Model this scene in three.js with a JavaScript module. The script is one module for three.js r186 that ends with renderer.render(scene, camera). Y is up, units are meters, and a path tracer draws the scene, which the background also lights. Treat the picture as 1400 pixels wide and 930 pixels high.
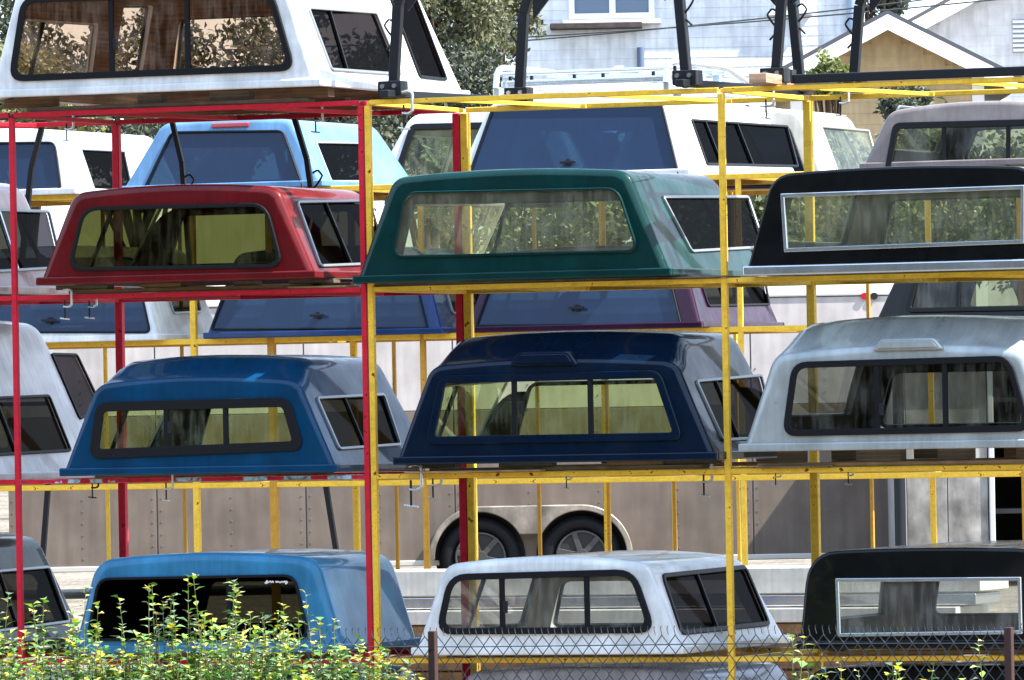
import * as THREE from 'three';
import { mergeGeometries } from 'three/addons/utils/BufferGeometryUtils.js';
import { RoundedBoxGeometry } from 'three/addons/geometries/RoundedBoxGeometry.js';
import { ImprovedNoise } from 'three/addons/math/ImprovedNoise.js';
import { Brush, Evaluator, SUBTRACTION } from 'three-bvh-csg';

// ---------------------------------------------------------------- camera, sky, sun, exposure
const scene = new THREE.Scene();
const FOCAL = 10200, PW = 1400, PH = 930;                 // photo pixels: a long telephoto lens
const camera = new THREE.PerspectiveCamera(2 * Math.atan(PH / 2 / FOCAL) * 180 / Math.PI, PW / PH, 1, 900);
camera.rotation.order = 'YXZ';
camera.rotation.set(95 / FOCAL, 0, -0.0185);
camera.position.set(0, 1.6, 0);
camera.updateMatrixWorld(true);

const sunDir = new THREE.Vector3(0.56, 0.75, 0.2).normalize();
{ // a bright, slightly hazy summer sky: pale at the horizon, blue overhead, whiter round the sun
  const W = 256, H = 128, data = new Float32Array(W * H * 4), d = new THREE.Vector3();
  for (let j = 0; j < H; j++) for (let i = 0; i < W; i++) {
    const el = ((j + 0.5) / H - 0.5) * Math.PI, az = ((i + 0.5) / W - 0.5) * 2 * Math.PI;
    d.set(Math.cos(el) * Math.cos(az), Math.sin(el), Math.cos(el) * Math.sin(az));
    const t = Math.pow(Math.max(d.y, 0), 0.5), g = 0.5 * Math.exp(-2.6 * Math.acos(THREE.MathUtils.clamp(d.dot(sunDir), -1, 1)));
    const lo = [0.75, 0.83, 0.9], hi = [0.25, 0.41, 0.68], under = [0.3, 0.29, 0.27], glow = [1, 0.95, 0.86];
    for (let c = 0; c < 3; c++) data[(j * W + i) * 4 + c] = d.y < 0 ? under[c] : lo[c] + (hi[c] - lo[c]) * t + g * glow[c];
    data[(j * W + i) * 4 + 3] = 1;
  }
  const t = new THREE.DataTexture(data, W, H, THREE.RGBAFormat, THREE.FloatType);
  t.mapping = THREE.EquirectangularReflectionMapping; t.magFilter = t.minFilter = THREE.LinearFilter; t.needsUpdate = true;
  scene.background = t; scene.environment = t;
}

const sun = new THREE.DirectionalLight(new THREE.Color(1, 0.94, 0.84), 5.0);
sun.position.copy(sunDir).multiplyScalar(60).add(new THREE.Vector3(0, 0, -48));
sun.target.position.set(0, 0, -48);
sun.castShadow = true;
Object.assign(sun.shadow.camera, { left: -30, right: 30, top: 30, bottom: -30, near: 1, far: 200 });
sun.shadow.mapSize.set(2048, 2048);
scene.add(sun, sun.target);

const renderer = new THREE.WebGLRenderer({ antialias: true });
renderer.setSize(1024, 680);
renderer.toneMapping = THREE.LinearToneMapping;
renderer.toneMappingExposure = 3.15;
renderer.shadowMap.enabled = true;

// ---------------------------------------------------------------- small helpers
let seed = 7;
const rnd = () => { seed = (seed * 1664525 + 1013904223) >>> 0; return seed / 4294967296; };
const rr = (a, b) => a + (b - a) * rnd();
const V3 = (x, y, z) => new THREE.Vector3(x, y, z);
const V2 = (x, y) => new THREE.Vector2(x, y);
const taken = {};
function numbered(n) { const k = (taken[n] ?? -1) + 1; taken[n] = k; return k ? `${n}_${String(k).padStart(3, '0')}` : n; }
function thing(name, label, category, group) {
  const o = new THREE.Group(); o.name = numbered(name); o.userData = { label, category };
  if (group) o.userData.group = group;
  scene.add(o); return o;
}
function part(parent, name, geo, mat, kind) {
  const m = new THREE.Mesh(geo, mat); m.name = name; m.castShadow = m.receiveShadow = true;
  if (kind) m.userData.kind = kind;
  parent.add(m); return m;
}
function struct(name, geo, mat) { const m = part(scene, name, geo, mat, 'structure'); return m; }
function boxUV(g, s = 1) {
  const p = g.attributes.position, n = g.attributes.normal, uv = new Float32Array(p.count * 2);
  for (let i = 0; i < p.count; i++) {
    const ax = Math.abs(n.getX(i)), ay = Math.abs(n.getY(i)), az = Math.abs(n.getZ(i));
    const [u, v] = ax > ay && ax > az ? [p.getZ(i), p.getY(i)] : ay > az ? [p.getX(i), p.getZ(i)] : [p.getX(i), p.getY(i)];
    uv[2 * i] = u * s; uv[2 * i + 1] = v * s;
  }
  g.setAttribute('uv', new THREE.BufferAttribute(uv, 2)); return g;
}
const clean = (g) => { const q = g.index ? g.toNonIndexed() : g; for (const k of Object.keys(q.attributes)) if (!['position', 'normal', 'uv'].includes(k)) q.deleteAttribute(k); if (!q.attributes.uv) boxUV(q); return q; };
const join = (list) => mergeGeometries(list.map(clean), false);
// a square or round bar from a to b
function bar(a, b, w, h = w, round = false) {
  const d = b.clone().sub(a), L = d.length();
  const g = round ? new THREE.CylinderGeometry(w / 2, w / 2, L, round === true ? 8 : round) : new RoundedBoxGeometry(w, L, h, 1, Math.min(w, h) * 0.14);
  const y = d.normalize(), ref = Math.abs(y.y) > 0.8 ? V3(-SN, 0, CS) : V3(0, 1, 0);
  const x = V3(0, 0, 0).crossVectors(y, ref).normalize(), z = V3(0, 0, 0).crossVectors(x, y);
  const q = Math.abs(y.y) > 0.8 ? new THREE.Matrix4().makeBasis(x, y, z) : new THREE.Matrix4().makeBasis(z, y, x.clone().negate());
  g.applyMatrix4(q); const c = a.clone().add(b).multiplyScalar(0.5); g.translate(c.x, c.y, c.z);
  return g;
}
const tube = (pts, r, seg = 24, rad = 6) => new THREE.TubeGeometry(new THREE.CatmullRomCurve3(pts, false, 'catmullrom', 0.2), seg, r, rad, false);

// ---------------------------------------------------------------- the rack's own axes
const TH = 22 * Math.PI / 180, CS = Math.cos(TH), SN = Math.sin(TH);
const UX = V3(CS, 0, SN), UD = V3(SN, 0, -CS);           // along the rack, and into its depth
const EYE = camera.position.clone();
const ray = (px, py) => V3((px - PW / 2) / FOCAL, -(py - PH / 2) / FOCAL, -1).applyQuaternion(camera.quaternion);
const at = (px, py, dist) => { const d = ray(px, py); return EYE.clone().addScaledVector(d, dist / -d.z); };
const ORG = at(512, 651, 38); ORG.y = 0;
const toRack = (p) => { const q = p.clone().sub(ORG); return V3(q.dot(UX), q.y, q.dot(UD)); };
const fromRack = (x, y, d) => ORG.clone().addScaledVector(UX, x).addScaledVector(UD, d).add(V3(0, y, 0));
// the point of a plane parallel to the rack's front, d metres behind it, that shows at a pixel
function onRack(px, py, d = 0) {
  const v = ray(px, py), n = UD; const t = (d - EYE.clone().sub(ORG).dot(n)) / v.dot(n);
  return EYE.clone().addScaledVector(v, t);
}
const rk = (px, py, d = 0) => toRack(onRack(px, py, d));

// ---------------------------------------------------------------- textures
const noise = new ImprovedNoise();
function fbm(x, y, o = 5, z = 0, per = 0) { let a = 0, s = 0.5, f = 1; for (let i = 0; i < o; i++) { a += s * noise.noise(x * f, y * f, z + i * 7.3); f *= 2; s *= 0.55; } return a; }
function tex(n, fn, srgb, rep = 1) {
  const d = new Uint8Array(n * n * 4);
  for (let j = 0; j < n; j++) for (let i = 0; i < n; i++) {
    const c = fn(i / n, j / n); for (let k = 0; k < 3; k++) d[(j * n + i) * 4 + k] = Math.max(0, Math.min(255, 255 * (Array.isArray(c) ? c[k] : c)));
    d[(j * n + i) * 4 + 3] = 255;
  }
  const t = new THREE.DataTexture(d, n, n); t.wrapS = t.wrapT = THREE.MirroredRepeatWrapping; t.magFilter = THREE.LinearFilter; t.minFilter = THREE.LinearMipmapLinearFilter; t.generateMipmaps = true;
  if (srgb) t.colorSpace = THREE.SRGBColorSpace;
  t.repeat.set(rep, rep); t.needsUpdate = true; return t;
}
const clamp = (v, a = 0, b = 1) => Math.max(a, Math.min(b, v));
const grime = tex(512, (u, v) => { const n = fbm(u * 6, v * 6, 6), s = fbm(u * 40, v * 4, 4, 9); return clamp(0.91 + 0.22 * n + 0.1 * s, 0.55, 1); }, true, 0.8);
const paintRough = tex(512, (u, v) => clamp(0.55 + 0.5 * fbm(u * 7, v * 7, 6, 3) + 0.2 * fbm(u * 50, v * 9, 3, 5), 0.15, 1), false, 0.8);
const dust = tex(512, (u, v) => { const n = fbm(u * 5, v * 5, 6, 20), st = fbm(u * 45, v * 5, 4, 31); return clamp(0.96 + 0.16 * n + 0.12 * st, 0.72, 1); }, false, 0.9);
const rust = tex(512, (u, v) => { const n = fbm(u * 14, v * 14, 5, 41), q = fbm(u * 60, v * 90, 3, 17); const k = n + 0.35 * q; return k > 0.42 ? [0.36, 0.24, 0.16] : k > 0.37 ? [0.66, 0.5, 0.36] : [1, 0.98, 0.96].map((c) => c * clamp(0.95 + 0.12 * q + 0.16 * n, 0.7, 1)); }, true, 1.3);
const chips = tex(256, (u, v) => { const k = fbm(u * 9, v * 5, 5, 44) + 0.25 * (u - 0.6); return k > 0.06 ? [0.66, 0.8, 0.88].map((c) => c * clamp(0.9 + fbm(u * 40, v * 40, 3, 8), 0.5, 1)) : [0.79, 0.1, 0.21].map((c) => c * clamp(0.95 + 0.4 * fbm(u * 30, v * 30, 3, 2), 0.6, 1)); }, true, 0.9);
const stain = tex(512, (u, v) => { const n = fbm(u * 8, v * 2.6, 6, 52), q = fbm(u * 5, v * 6, 5, 60); const k = clamp(0.76 + 0.5 * n + 0.35 * q, 0.4, 1); return [k, k * 0.985, k * 0.96]; }, true, 0.6);
const woodT = tex(512, (u, v) => { const g = fbm(u * 2.2, v * 60, 5, 70), h = fbm(u * 8, v * 8, 4, 74); const k = clamp(0.8 + 0.45 * g + 0.25 * h, 0.35, 1); return [k, k * 0.96, k * 0.9]; }, true, 1);
const gravelT = tex(512, (u, v) => { const n = fbm(u * 70, v * 70, 4, 81), h = fbm(u * 5, v * 5, 5, 84); const k = clamp(0.78 + 0.55 * n + 0.3 * h, 0.25, 1); return [k, k * 0.97, k * 0.92]; }, true, 0.25);
const plasterT = tex(256, (u, v) => { const n = fbm(u * 5, v * 5, 5, 91), s = fbm(u * 24, v * 3, 4, 95); return clamp(0.92 + 0.16 * n + 0.12 * s, 0.6, 1); }, true, 0.5);

// ---------------------------------------------------------------- materials (linear base colours)
const lin = (r, g, b) => new THREE.Color().setRGB(r, g, b);
const M = (c, o = {}) => new THREE.MeshPhysicalMaterial({ color: lin(...c), roughness: 0.6, specularIntensity: 0.5, ...o });
const paint = (c, o = {}) => M(c, { roughness: 0.7, specularIntensity: 0.15, map: grime, roughnessMap: paintRough, clearcoat: 0.4, clearcoatRoughness: 0.04, ...o });
const steel = (c, o = {}) => M(c, { roughness: 0.55, map: rust, bumpMap: rust, bumpScale: 0.0006, ...o });
const mat = {
  redSteel: steel([0.6, 0.01, 0.036]), chippedRed: M([1, 1, 1], { roughness: 0.6, map: chips }), yellowSteel: steel([0.86, 0.55, 0.05]), ochreSteel: steel([0.5, 0.27, 0.03]), paleYellow: steel([0.86, 0.55, 0.05]),
  blackSteel: M([0.012, 0.014, 0.018], { roughness: 0.45, specularIntensity: 0.4 }),
  rubber: M([0.008, 0.009, 0.011], { roughness: 0.5, specularIntensity: 0.25 }), alu: M([0.6, 0.64, 0.68], { metalness: 0.8, roughness: 0.35, roughnessMap: paintRough }),
  dullAlu: M([0.3, 0.32, 0.34], { metalness: 0.7, roughness: 0.4 }), chrome: M([0.8, 0.82, 0.85], { metalness: 1, roughness: 0.25 }), zinc: M([0.62, 0.62, 0.6], { metalness: 0.6, roughness: 0.45 }),
  wood: M([0.3, 0.19, 0.11], { map: woodT, roughness: 0.85 }), paleWood: M([0.55, 0.38, 0.24], { map: woodT, roughness: 0.85 }), greyWood: M([0.24, 0.2, 0.17], { map: woodT, roughness: 0.9 }),
  clear: M([0.62, 0.69, 0.46], { transmission: 1, transmissionMap: dust, roughness: 0.03, specularIntensity: 0.7 }),
  neutral: M([0.74, 0.75, 0.72], { transmission: 0.96, transmissionMap: dust, roughness: 0.03, specularIntensity: 0.7 }),
  pale: M([0.74, 0.78, 0.6], { transmission: 0.94, transmissionMap: dust, roughness: 0.03, specularIntensity: 0.7 }),
  smoke: M([0.38, 0.4, 0.36], { transmission: 1, transmissionMap: dust, roughness: 0.03, specularIntensity: 0.7 }),
  olive: M([0.24, 0.24, 0.12], { transmission: 1, transmissionMap: dust, roughness: 0.04 }),
  dark: M([0.06, 0.053, 0.058], { transmission: 1, roughness: 0.04, specularIntensity: 0.07 }),
  tanGlass: M([0.7, 0.58, 0.48], { transmission: 1, transmissionMap: dust, roughness: 0.03, specularIntensity: 0.7 }),
  blueGlass: M([0.018, 0.045, 0.115], { transmission: 0.55, transmissionMap: dust, roughness: 0.04 }),
  brake: M([0.35, 0.01, 0.02], { roughness: 0.2, clearcoat: 1 }),
};

// ---------------------------------------------------------------- outline helpers
function roundPoly(pts, r, n = 5) {
  const out = [], N = pts.length;
  for (let i = 0; i < N; i++) {
    const p = pts[i], a = pts[(i + N - 1) % N], b = pts[(i + 1) % N], R = Array.isArray(r) ? r[i] : r;
    const da = a.clone().sub(p), db = b.clone().sub(p), k = Math.min(R, da.length() * 0.48, db.length() * 0.48);
    if (k < 1e-3) { out.push(p.clone()); continue; }
    const s = p.clone().add(da.normalize().multiplyScalar(k)), e = p.clone().add(db.normalize().multiplyScalar(k));
    for (let j = 0; j <= n; j++) { const t = j / n, u = 1 - t; out.push(V2(u * u * s.x + 2 * u * t * p.x + t * t * e.x, u * u * s.y + 2 * u * t * p.y + t * t * e.y)); }
  }
  out.raw = pts; out.r = r; return out;
}
function insetPoly(pts, d) {           // counter-clockwise or clockwise, moved inwards by d
  if (pts.raw) return roundPoly(insetPoly(pts.raw, d), Math.max(0, pts.r - d));
  const N = pts.length, area = THREE.ShapeUtils.area(pts), sg = area > 0 ? 1 : -1, out = [];
  for (let i = 0; i < N; i++) {
    const a = pts[(i + N - 1) % N], p = pts[i], b = pts[(i + 1) % N];
    const e1 = p.clone().sub(a).normalize(), e2 = b.clone().sub(p).normalize();
    const n1 = V2(-e1.y, e1.x).multiplyScalar(sg), n2 = V2(-e2.y, e2.x).multiplyScalar(sg), m = n1.clone().add(n2);
    const l = m.lengthSq() > 1e-8 ? 2 / m.lengthSq() : 1;
    out.push(p.clone().addScaledVector(m, d * Math.min(l, 2)));
  }
  return out;
}
const shapeOf = (pts, hole) => { const s = new THREE.Shape(pts); if (hole) s.holes.push(new THREE.Path(hole)); return s; };
const slab = (pts, hole, depth, bevel = 0) => { const g = new THREE.ExtrudeGeometry(shapeOf(pts, hole), { depth: depth - 2 * bevel, bevelEnabled: bevel > 0, bevelSize: bevel, bevelThickness: bevel, bevelOffset: -bevel, bevelSegments: 1, steps: 1, curveSegments: 1 }); g.translate(0, 0, bevel); return g; };
function clipX(pts, fn) {              // keep where fn(p) >= 0
  const out = [], N = pts.length;
  for (let i = 0; i < N; i++) { const a = pts[i], b = pts[(i + 1) % N], fa = fn(a), fb = fn(b); if (fa >= 0) out.push(a.clone()); if (fa * fb < 0) out.push(a.clone().lerp(b, fa / (fa - fb))); }
  return out;
}

// ---------------------------------------------------------------- the hollow shell of a truck canopy
function profile(P, inset, yb, raise) {
  const k = (P.hwB - P.hwS) / P.hS, hS = P.hS + raise - inset, hwS = P.hwB - k * (P.hS + raise) - inset, crown = P.crown;
  const xb = P.hwB - inset - k * yb, R = Math.max(0.012, Math.min(P.R - inset * 0.7, hwS * 0.6));
  const roof = (x) => hS + crown * (1 - (x / hwS) ** 2);
  const len = Math.hypot(xb - hwS, hS - yb), a = V2(hwS + (xb - hwS) * R / len, hS - (hS - yb) * R / len), e = V2(hwS - R, roof(hwS - R)), c = V2(hwS, hS);
  const half = [V2(xb, yb)];
  for (let j = 0; j <= 6; j++) { const t = j / 6, u = 1 - t; half.push(V2(u * u * a.x + 2 * u * t * c.x + t * t * e.x, u * u * a.y + 2 * u * t * c.y + t * t * e.y)); }
  for (let j = 1; j <= 5; j++) { const x = e.x * (1 - j / 5); half.push(V2(x, roof(x))); }
  const out = half.slice(); for (let j = half.length - 2; j >= 0; j--) out.push(V2(-half[j].x, half[j].y));
  return out;
}
function loft(P, th, yb) {
  const L = P.L, rf = th ? 0.03 : P.rf, secs = [];
  const z0 = th, z1 = L - th;
  const raiseAt = (z) => { if (!P.raise) return 0; const t = clamp((z - P.raise.z0) / (P.raise.z1 - P.raise.z0)); return P.raise.h * t * t * (3 - 2 * t); };
  for (let i = 0; i <= 4; i++) { const f = i / 4 * Math.PI / 2; secs.push([z0 + rf * (1 - Math.cos(Math.PI / 2 - (Math.PI / 2 - f))) , th + rf * (1 - Math.sin(f))]); }
  const nb = P.raise ? 10 : 3;
  for (let i = 1; i < nb; i++) secs.push([z0 + rf + (L - 2 * th - 2 * rf) * i / nb * (P.raise && i < 7 ? 0.7 : 1), th]);
  const rf2 = th ? 0.03 : P.rfBack;
  for (let i = 0; i <= 5; i++) { const f = Math.PI / 2 * (1 - i / 5); secs.push([z1 - rf2 * (1 - Math.cos(f)), th + rf2 * (1 - Math.sin(f))]); }
  secs.sort((a, b) => a[0] - b[0]);
  const rings = secs.map(([z, ins]) => profile(P, ins, yb, raiseAt(z)).map((p) => { const f = z / L; return V3(p.x, p.y, -(z + (1 - f) * P.rake * Math.max(p.y, 0) - f * P.rakeBack * Math.max(p.y, 0))); }));
  const n = rings[0].length, pos = [], idx = [];
  for (const r of rings) for (const p of r) pos.push(p.x, p.y, p.z);
  for (let s = 0; s < rings.length - 1; s++) for (let i = 0; i < n - 1; i++) { const a = s * n + i, b = a + 1, c = a + n, d = c + 1; idx.push(a, c, b, b, c, d); }
  let g = new THREE.BufferGeometry(); g.setAttribute('position', new THREE.Float32BufferAttribute(pos, 3)); g.setIndex(idx); g.computeVertexNormals();
  const N = g.attributes.normal, fn = V3(0, P.rake, 1).normalize(), bn = V3(0, P.rakeBack, -1).normalize();
  for (let i = 0; i < n; i++) { N.setXYZ(i, fn.x, fn.y, fn.z); N.setXYZ((rings.length - 1) * n + i, bn.x, bn.y, bn.z); }
  g = g.toNonIndexed();
  const P3 = [...g.attributes.position.array], N3 = [...g.attributes.normal.array];
  const tri = (a, b, c, nn) => { for (const p of [a, b, c]) { P3.push(p.x, p.y, p.z); N3.push(nn.x, nn.y, nn.z); } };
  const capEnd = (ring, nn, flip) => { const f = THREE.ShapeUtils.triangulateShape(ring.map((p) => V2(p.x, p.y)), []); for (const [a, b, c] of f) flip ? tri(ring[a], ring[c], ring[b], nn) : tri(ring[a], ring[b], ring[c], nn); };
  capEnd(rings[0], fn, false); capEnd(rings[rings.length - 1], bn, true);
  const dn = V3(0, -1, 0);
  for (let s = 0; s < rings.length - 1; s++) { const a = rings[s][0], b = rings[s][n - 1], c = rings[s + 1][0], d = rings[s + 1][n - 1]; tri(a, b, c, dn); tri(b, d, c, dn); }
  const out = new THREE.BufferGeometry(); out.setAttribute('position', new THREE.Float32BufferAttribute(P3, 3)); out.setAttribute('normal', new THREE.Float32BufferAttribute(N3, 3));
  return out;
}
const evaluator = new Evaluator(); evaluator.attributes = ['position', 'normal']; evaluator.useGroups = true;
const bare = (g) => { const q = g.index ? g.toNonIndexed() : g; for (const k of Object.keys(q.attributes)) if (k !== 'position' && k !== 'normal') q.deleteAttribute(k); q.clearGroups(); return q; };
function cut(brush, geo, m) { const b = new Brush(bare(geo), m); b.updateMatrixWorld(); const r = evaluator.evaluate(brush, b, SUBTRACTION); r.updateMatrixWorld(); return r; }

// a pane or several panes and the dividing bars inside an outline; plane given by a matrix
function glazing(parent, pts, mtx, glass, dividers, barW, barMat, slant = 0) {
  const lines = dividers.slice().sort((a, b) => a - b), put = (name, g, m) => { g.applyMatrix4(mtx); return part(parent, name, g, m); };
  const bounds = [-1e3, ...lines, 1e3];
  for (let i = 0; i < bounds.length - 1; i++) {
    let q = clipX(pts, (p) => p.x - slant * p.y - bounds[i]); q = clipX(q, (p) => bounds[i + 1] - (p.x - slant * p.y));
    if (q.length > 2) { const g = new THREE.ShapeGeometry(shapeOf(q)); g.translate(0, 0, -0.004 - 0.003 * (i % 2)); put('pane', g, glass); }
  }
  for (const x of lines) {
    let q = clipX(pts, (p) => p.x - slant * p.y - x + barW / 2); q = clipX(q, (p) => x + barW / 2 - (p.x - slant * p.y));
    if (q.length > 2) { const g = slab(q, null, 0.02); g.translate(0, 0, -0.012); put('window_bar', g, barMat); }
  }
}

// P: pixel corners of the front face (bl, br, sl, sr, top), zd = depth of the front face behind the rack's front
function canopy(P) {
  P = { zd: -0.15, R: 0.07, rf: 0.03, rfBack: 0.07, rake: 0, rakeBack: 0.3, winR: 0.05, gasket: 0.03, gasketMat: mat.rubber, glass: mat.clear, rearGlass: mat.clear, sideGlass: mat.dark, sideFrame: mat.dullAlu, dividers: [], barMat: mat.rubber, inside: [0.2, 0.2, 0.19], lip: true, rearWin: 0.85, side: [], ...P };
  const b0 = rk(...P.bl, P.zd), b1 = rk(...P.br, P.zd);
  const org = V3((b0.x + b1.x) / 2, P.baseY ?? (b0.y + b1.y) / 2, P.zd);
  const g = thing(P.name, P.label, 'truck canopy', P.group);
  g.position.copy(fromRack(org.x, org.y, org.z)); g.rotation.y = -TH; g.updateMatrixWorld(true);
  const eye = g.worldToLocal(EYE.clone()), inv = g.quaternion.clone().invert();
  const dirOf = (px, py) => ray(px, py).applyQuaternion(inv);
  const front = (px, py) => { const d = dirOf(px, py); const t = -(eye.z + P.rake * eye.y) / (d.z + P.rake * d.y); return V2(eye.x + d.x * t, eye.y + d.y * t); };
  const hwB = (b1.x - b0.x) / 2, sl = front(...P.sl), sr = front(...P.sr), hwS = (sr.x - sl.x) / 2, hS = (sl.y + sr.y) / 2, tp = front(...P.top);
  Object.assign(P, { hwB, hwS, hS, crown: Math.max(0.012, tp.y - hS) });
  const k = (hwB - hwS) / hS, al = Math.atan(k);
  const sidePt = (px, py) => { const d = dirOf(px, py); const t = (hwB - eye.x - k * eye.y) / (d.x + k * d.y); return V2(-(eye.z + d.z * t), eye.y + d.y * t); };   // depth, height on the right side
  if (P.end) P.L = sidePt(...P.end).x;
  const L = P.L, th = 0.024;
  let br = new Brush(loft(P, 0, 0), P.mat); br.updateMatrixWorld();
  const inMat = P.inMat ?? M(P.inside, { roughness: 0.9, map: plasterT });
  br = cut(br, loft(P, th, -0.15), inMat);
  // front window
  let win = null, frontM = new THREE.Matrix4().makeRotationX(-Math.atan(P.rake));
  const cr = Math.cos(Math.atan(P.rake));
  if (P.win) {
    const raw = P.win.map(([x, y]) => { const q = front(x, y); return V2(q.x, q.y / cr); });
    win = roundPoly(raw, P.winR);
    const hole = insetPoly(win, 0.004), pg = slab(hole, null, 0.3); pg.translate(0, 0, -0.2); pg.applyMatrix4(frontM);
    br = cut(br, pg, P.mat);
  }
  // side windows (one prism goes through both sides)
  const sides = P.side.map((s) => { const raw = s.px ? s.px.map(([x, y]) => sidePt(x, y)) : s.m.map(([x, y]) => V2(x, y)); return { ...s, pts: roundPoly(raw, s.r ?? 0.03) }; });
  for (const s of sides) {
    const hole = insetPoly(s.pts, 0.004), pg = slab(hole, null, 2 * hwB + 0.4);      // x = depth, y = height, extruded
    pg.applyMatrix4(new THREE.Matrix4().makeBasis(V3(0, 0, -1), V3(0, 1, 0), V3(1, 0, 0))); pg.translate(-hwB - 0.2, 0, 0);
    br = cut(br, pg, P.mat);
  }
  // rear window
  let rear = null;
  const backM = new THREE.Matrix4().makeTranslation(0, 0, -L).multiply(new THREE.Matrix4().makeRotationX(Math.atan(P.rakeBack))).multiply(new THREE.Matrix4().makeRotationY(Math.PI));
  if (P.rearWin) {
    const y0 = hS * 0.2, y1 = hS * 0.2 + hS * 0.66 * P.rearWin / 0.85, xa = (hwB - k * y0) * P.rearWin, xb = (hwB - k * y1) * P.rearWin - 0.02;
    rear = roundPoly([V2(-xa, y0), V2(xa, y0), V2(xb, y1), V2(-xb, y1)], 0.06);
    const pg = slab(insetPoly(rear, 0.004), null, 0.3); pg.translate(0, 0, -0.17); pg.applyMatrix4(backM); br = cut(br, pg, P.mat);
  }
  const shellGeo = boxUV(br.geometry), shell = part(g, 'shell', shellGeo, br.material);
  // frames and panes
  if (win) {
    const w = part(g, 'front_window', (() => { const r = slab(win, insetPoly(win, P.gasket), P.frameD ?? 0.018, 0.003); r.translate(0, 0, -0.003); r.applyMatrix4(frontM); return r; })(), P.gasketMat);
    glazing(w, insetPoly(win, P.gasket - 0.004), frontM, P.glass, P.dividers.map((x) => front(x, P.win[0][1] - 20).x), P.barW ?? 0.024, P.barMat);
  }
  if (rear) {
    const w = part(g, 'rear_window', (() => { const r = slab(rear, insetPoly(rear, 0.02), 0.016); r.translate(0, 0, -0.003); r.applyMatrix4(backM); return r; })(), mat.rubber);
    glazing(w, insetPoly(rear, 0.018), backM, P.rearGlass, P.rearDiv ?? [], 0.025, mat.rubber);
  }
  for (const s of sides) for (const sg of [1, -1]) {
    const raw = s.pts.raw.map((p) => V2(sg * p.x, p.y / Math.cos(al))); if (sg < 0) raw.reverse();
    const pts = roundPoly(raw, s.pts.r);
    const m = sg > 0 ? new THREE.Matrix4().makeBasis(V3(0, 0, -1), V3(-Math.sin(al), Math.cos(al), 0), V3(Math.cos(al), Math.sin(al), 0)) : new THREE.Matrix4().makeBasis(V3(0, 0, 1), V3(Math.sin(al), Math.cos(al), 0), V3(-Math.cos(al), Math.sin(al), 0));
    m.premultiply(new THREE.Matrix4().makeTranslation(sg * hwB, 0, 0));
    const fw = s.fw ?? 0.015;
    const w = part(g, 'side_window', (() => { const r = slab(pts, insetPoly(pts, fw), 0.014, 0.002); r.translate(0, 0, -0.003); r.applyMatrix4(m); return r; })(), s.frame ?? P.sideFrame);
    glazing(w, insetPoly(pts, fw - 0.003), m, sg > 0 ? (s.glass ?? P.sideGlass) : (P.farSideGlass ?? P.rearGlass), (s.div ?? []).map((x) => sg * x), 0.016, s.barMat ?? mat.rubber, 0);
  }
  // rolled lip round the base
  if (P.lip) {
    const h = P.lipH ?? 0.042, o = 0.011, mk = (w, d, x, z) => { const q = new RoundedBoxGeometry(w, h, d, 2, 0.009); q.translate(x, h / 2 - 0.006, z); return q; };
    const rb = L;
    part(g, 'base_rail', boxUV(join([mk(2 * hwB + 2 * o, 0.03, 0, o - 0.015), mk(2 * hwB + 2 * o, 0.03, 0, -rb - o + 0.015), mk(0.03, rb - 0.04, hwB + o - 0.015, -rb / 2), mk(0.03, rb - 0.04, -hwB - o + 0.015, -rb / 2)])), P.lipMat ?? P.mat);
  }
  if (P.pod) {                                            // raised third brake light housing over the window
    const [x0, y0] = P.pod[0], [x1, y1] = P.pod[1], a = front(x0, y0), b = front(x1, y1), hh = b.y - a.y;
    const q = roundPoly([V2(a.x, a.y), V2(b.x, a.y), V2(b.x - 0.05, b.y), V2(a.x + 0.05, b.y)], 0.02), gg = slab(q, null, 0.16, 0.008); gg.translate(0, 0, -0.138);
    const pd = part(g, 'brake_light_housing', boxUV(gg), P.mat);
    const q2 = roundPoly([V2(a.x + 0.03, a.y + hh * 0.2), V2(b.x - 0.03, a.y + hh * 0.2), V2(b.x - 0.06, b.y - hh * 0.2), V2(a.x + 0.06, b.y - hh * 0.2)], 0.015), g2 = slab(q2, null, 0.012, 0.003); g2.translate(0, 0, 0.018);
    part(pd, 'brake_light_lens', g2, P.podMat ?? P.mat);
  }
  return { g, P, front, sidePt, k, al, shell, win };
}

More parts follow.
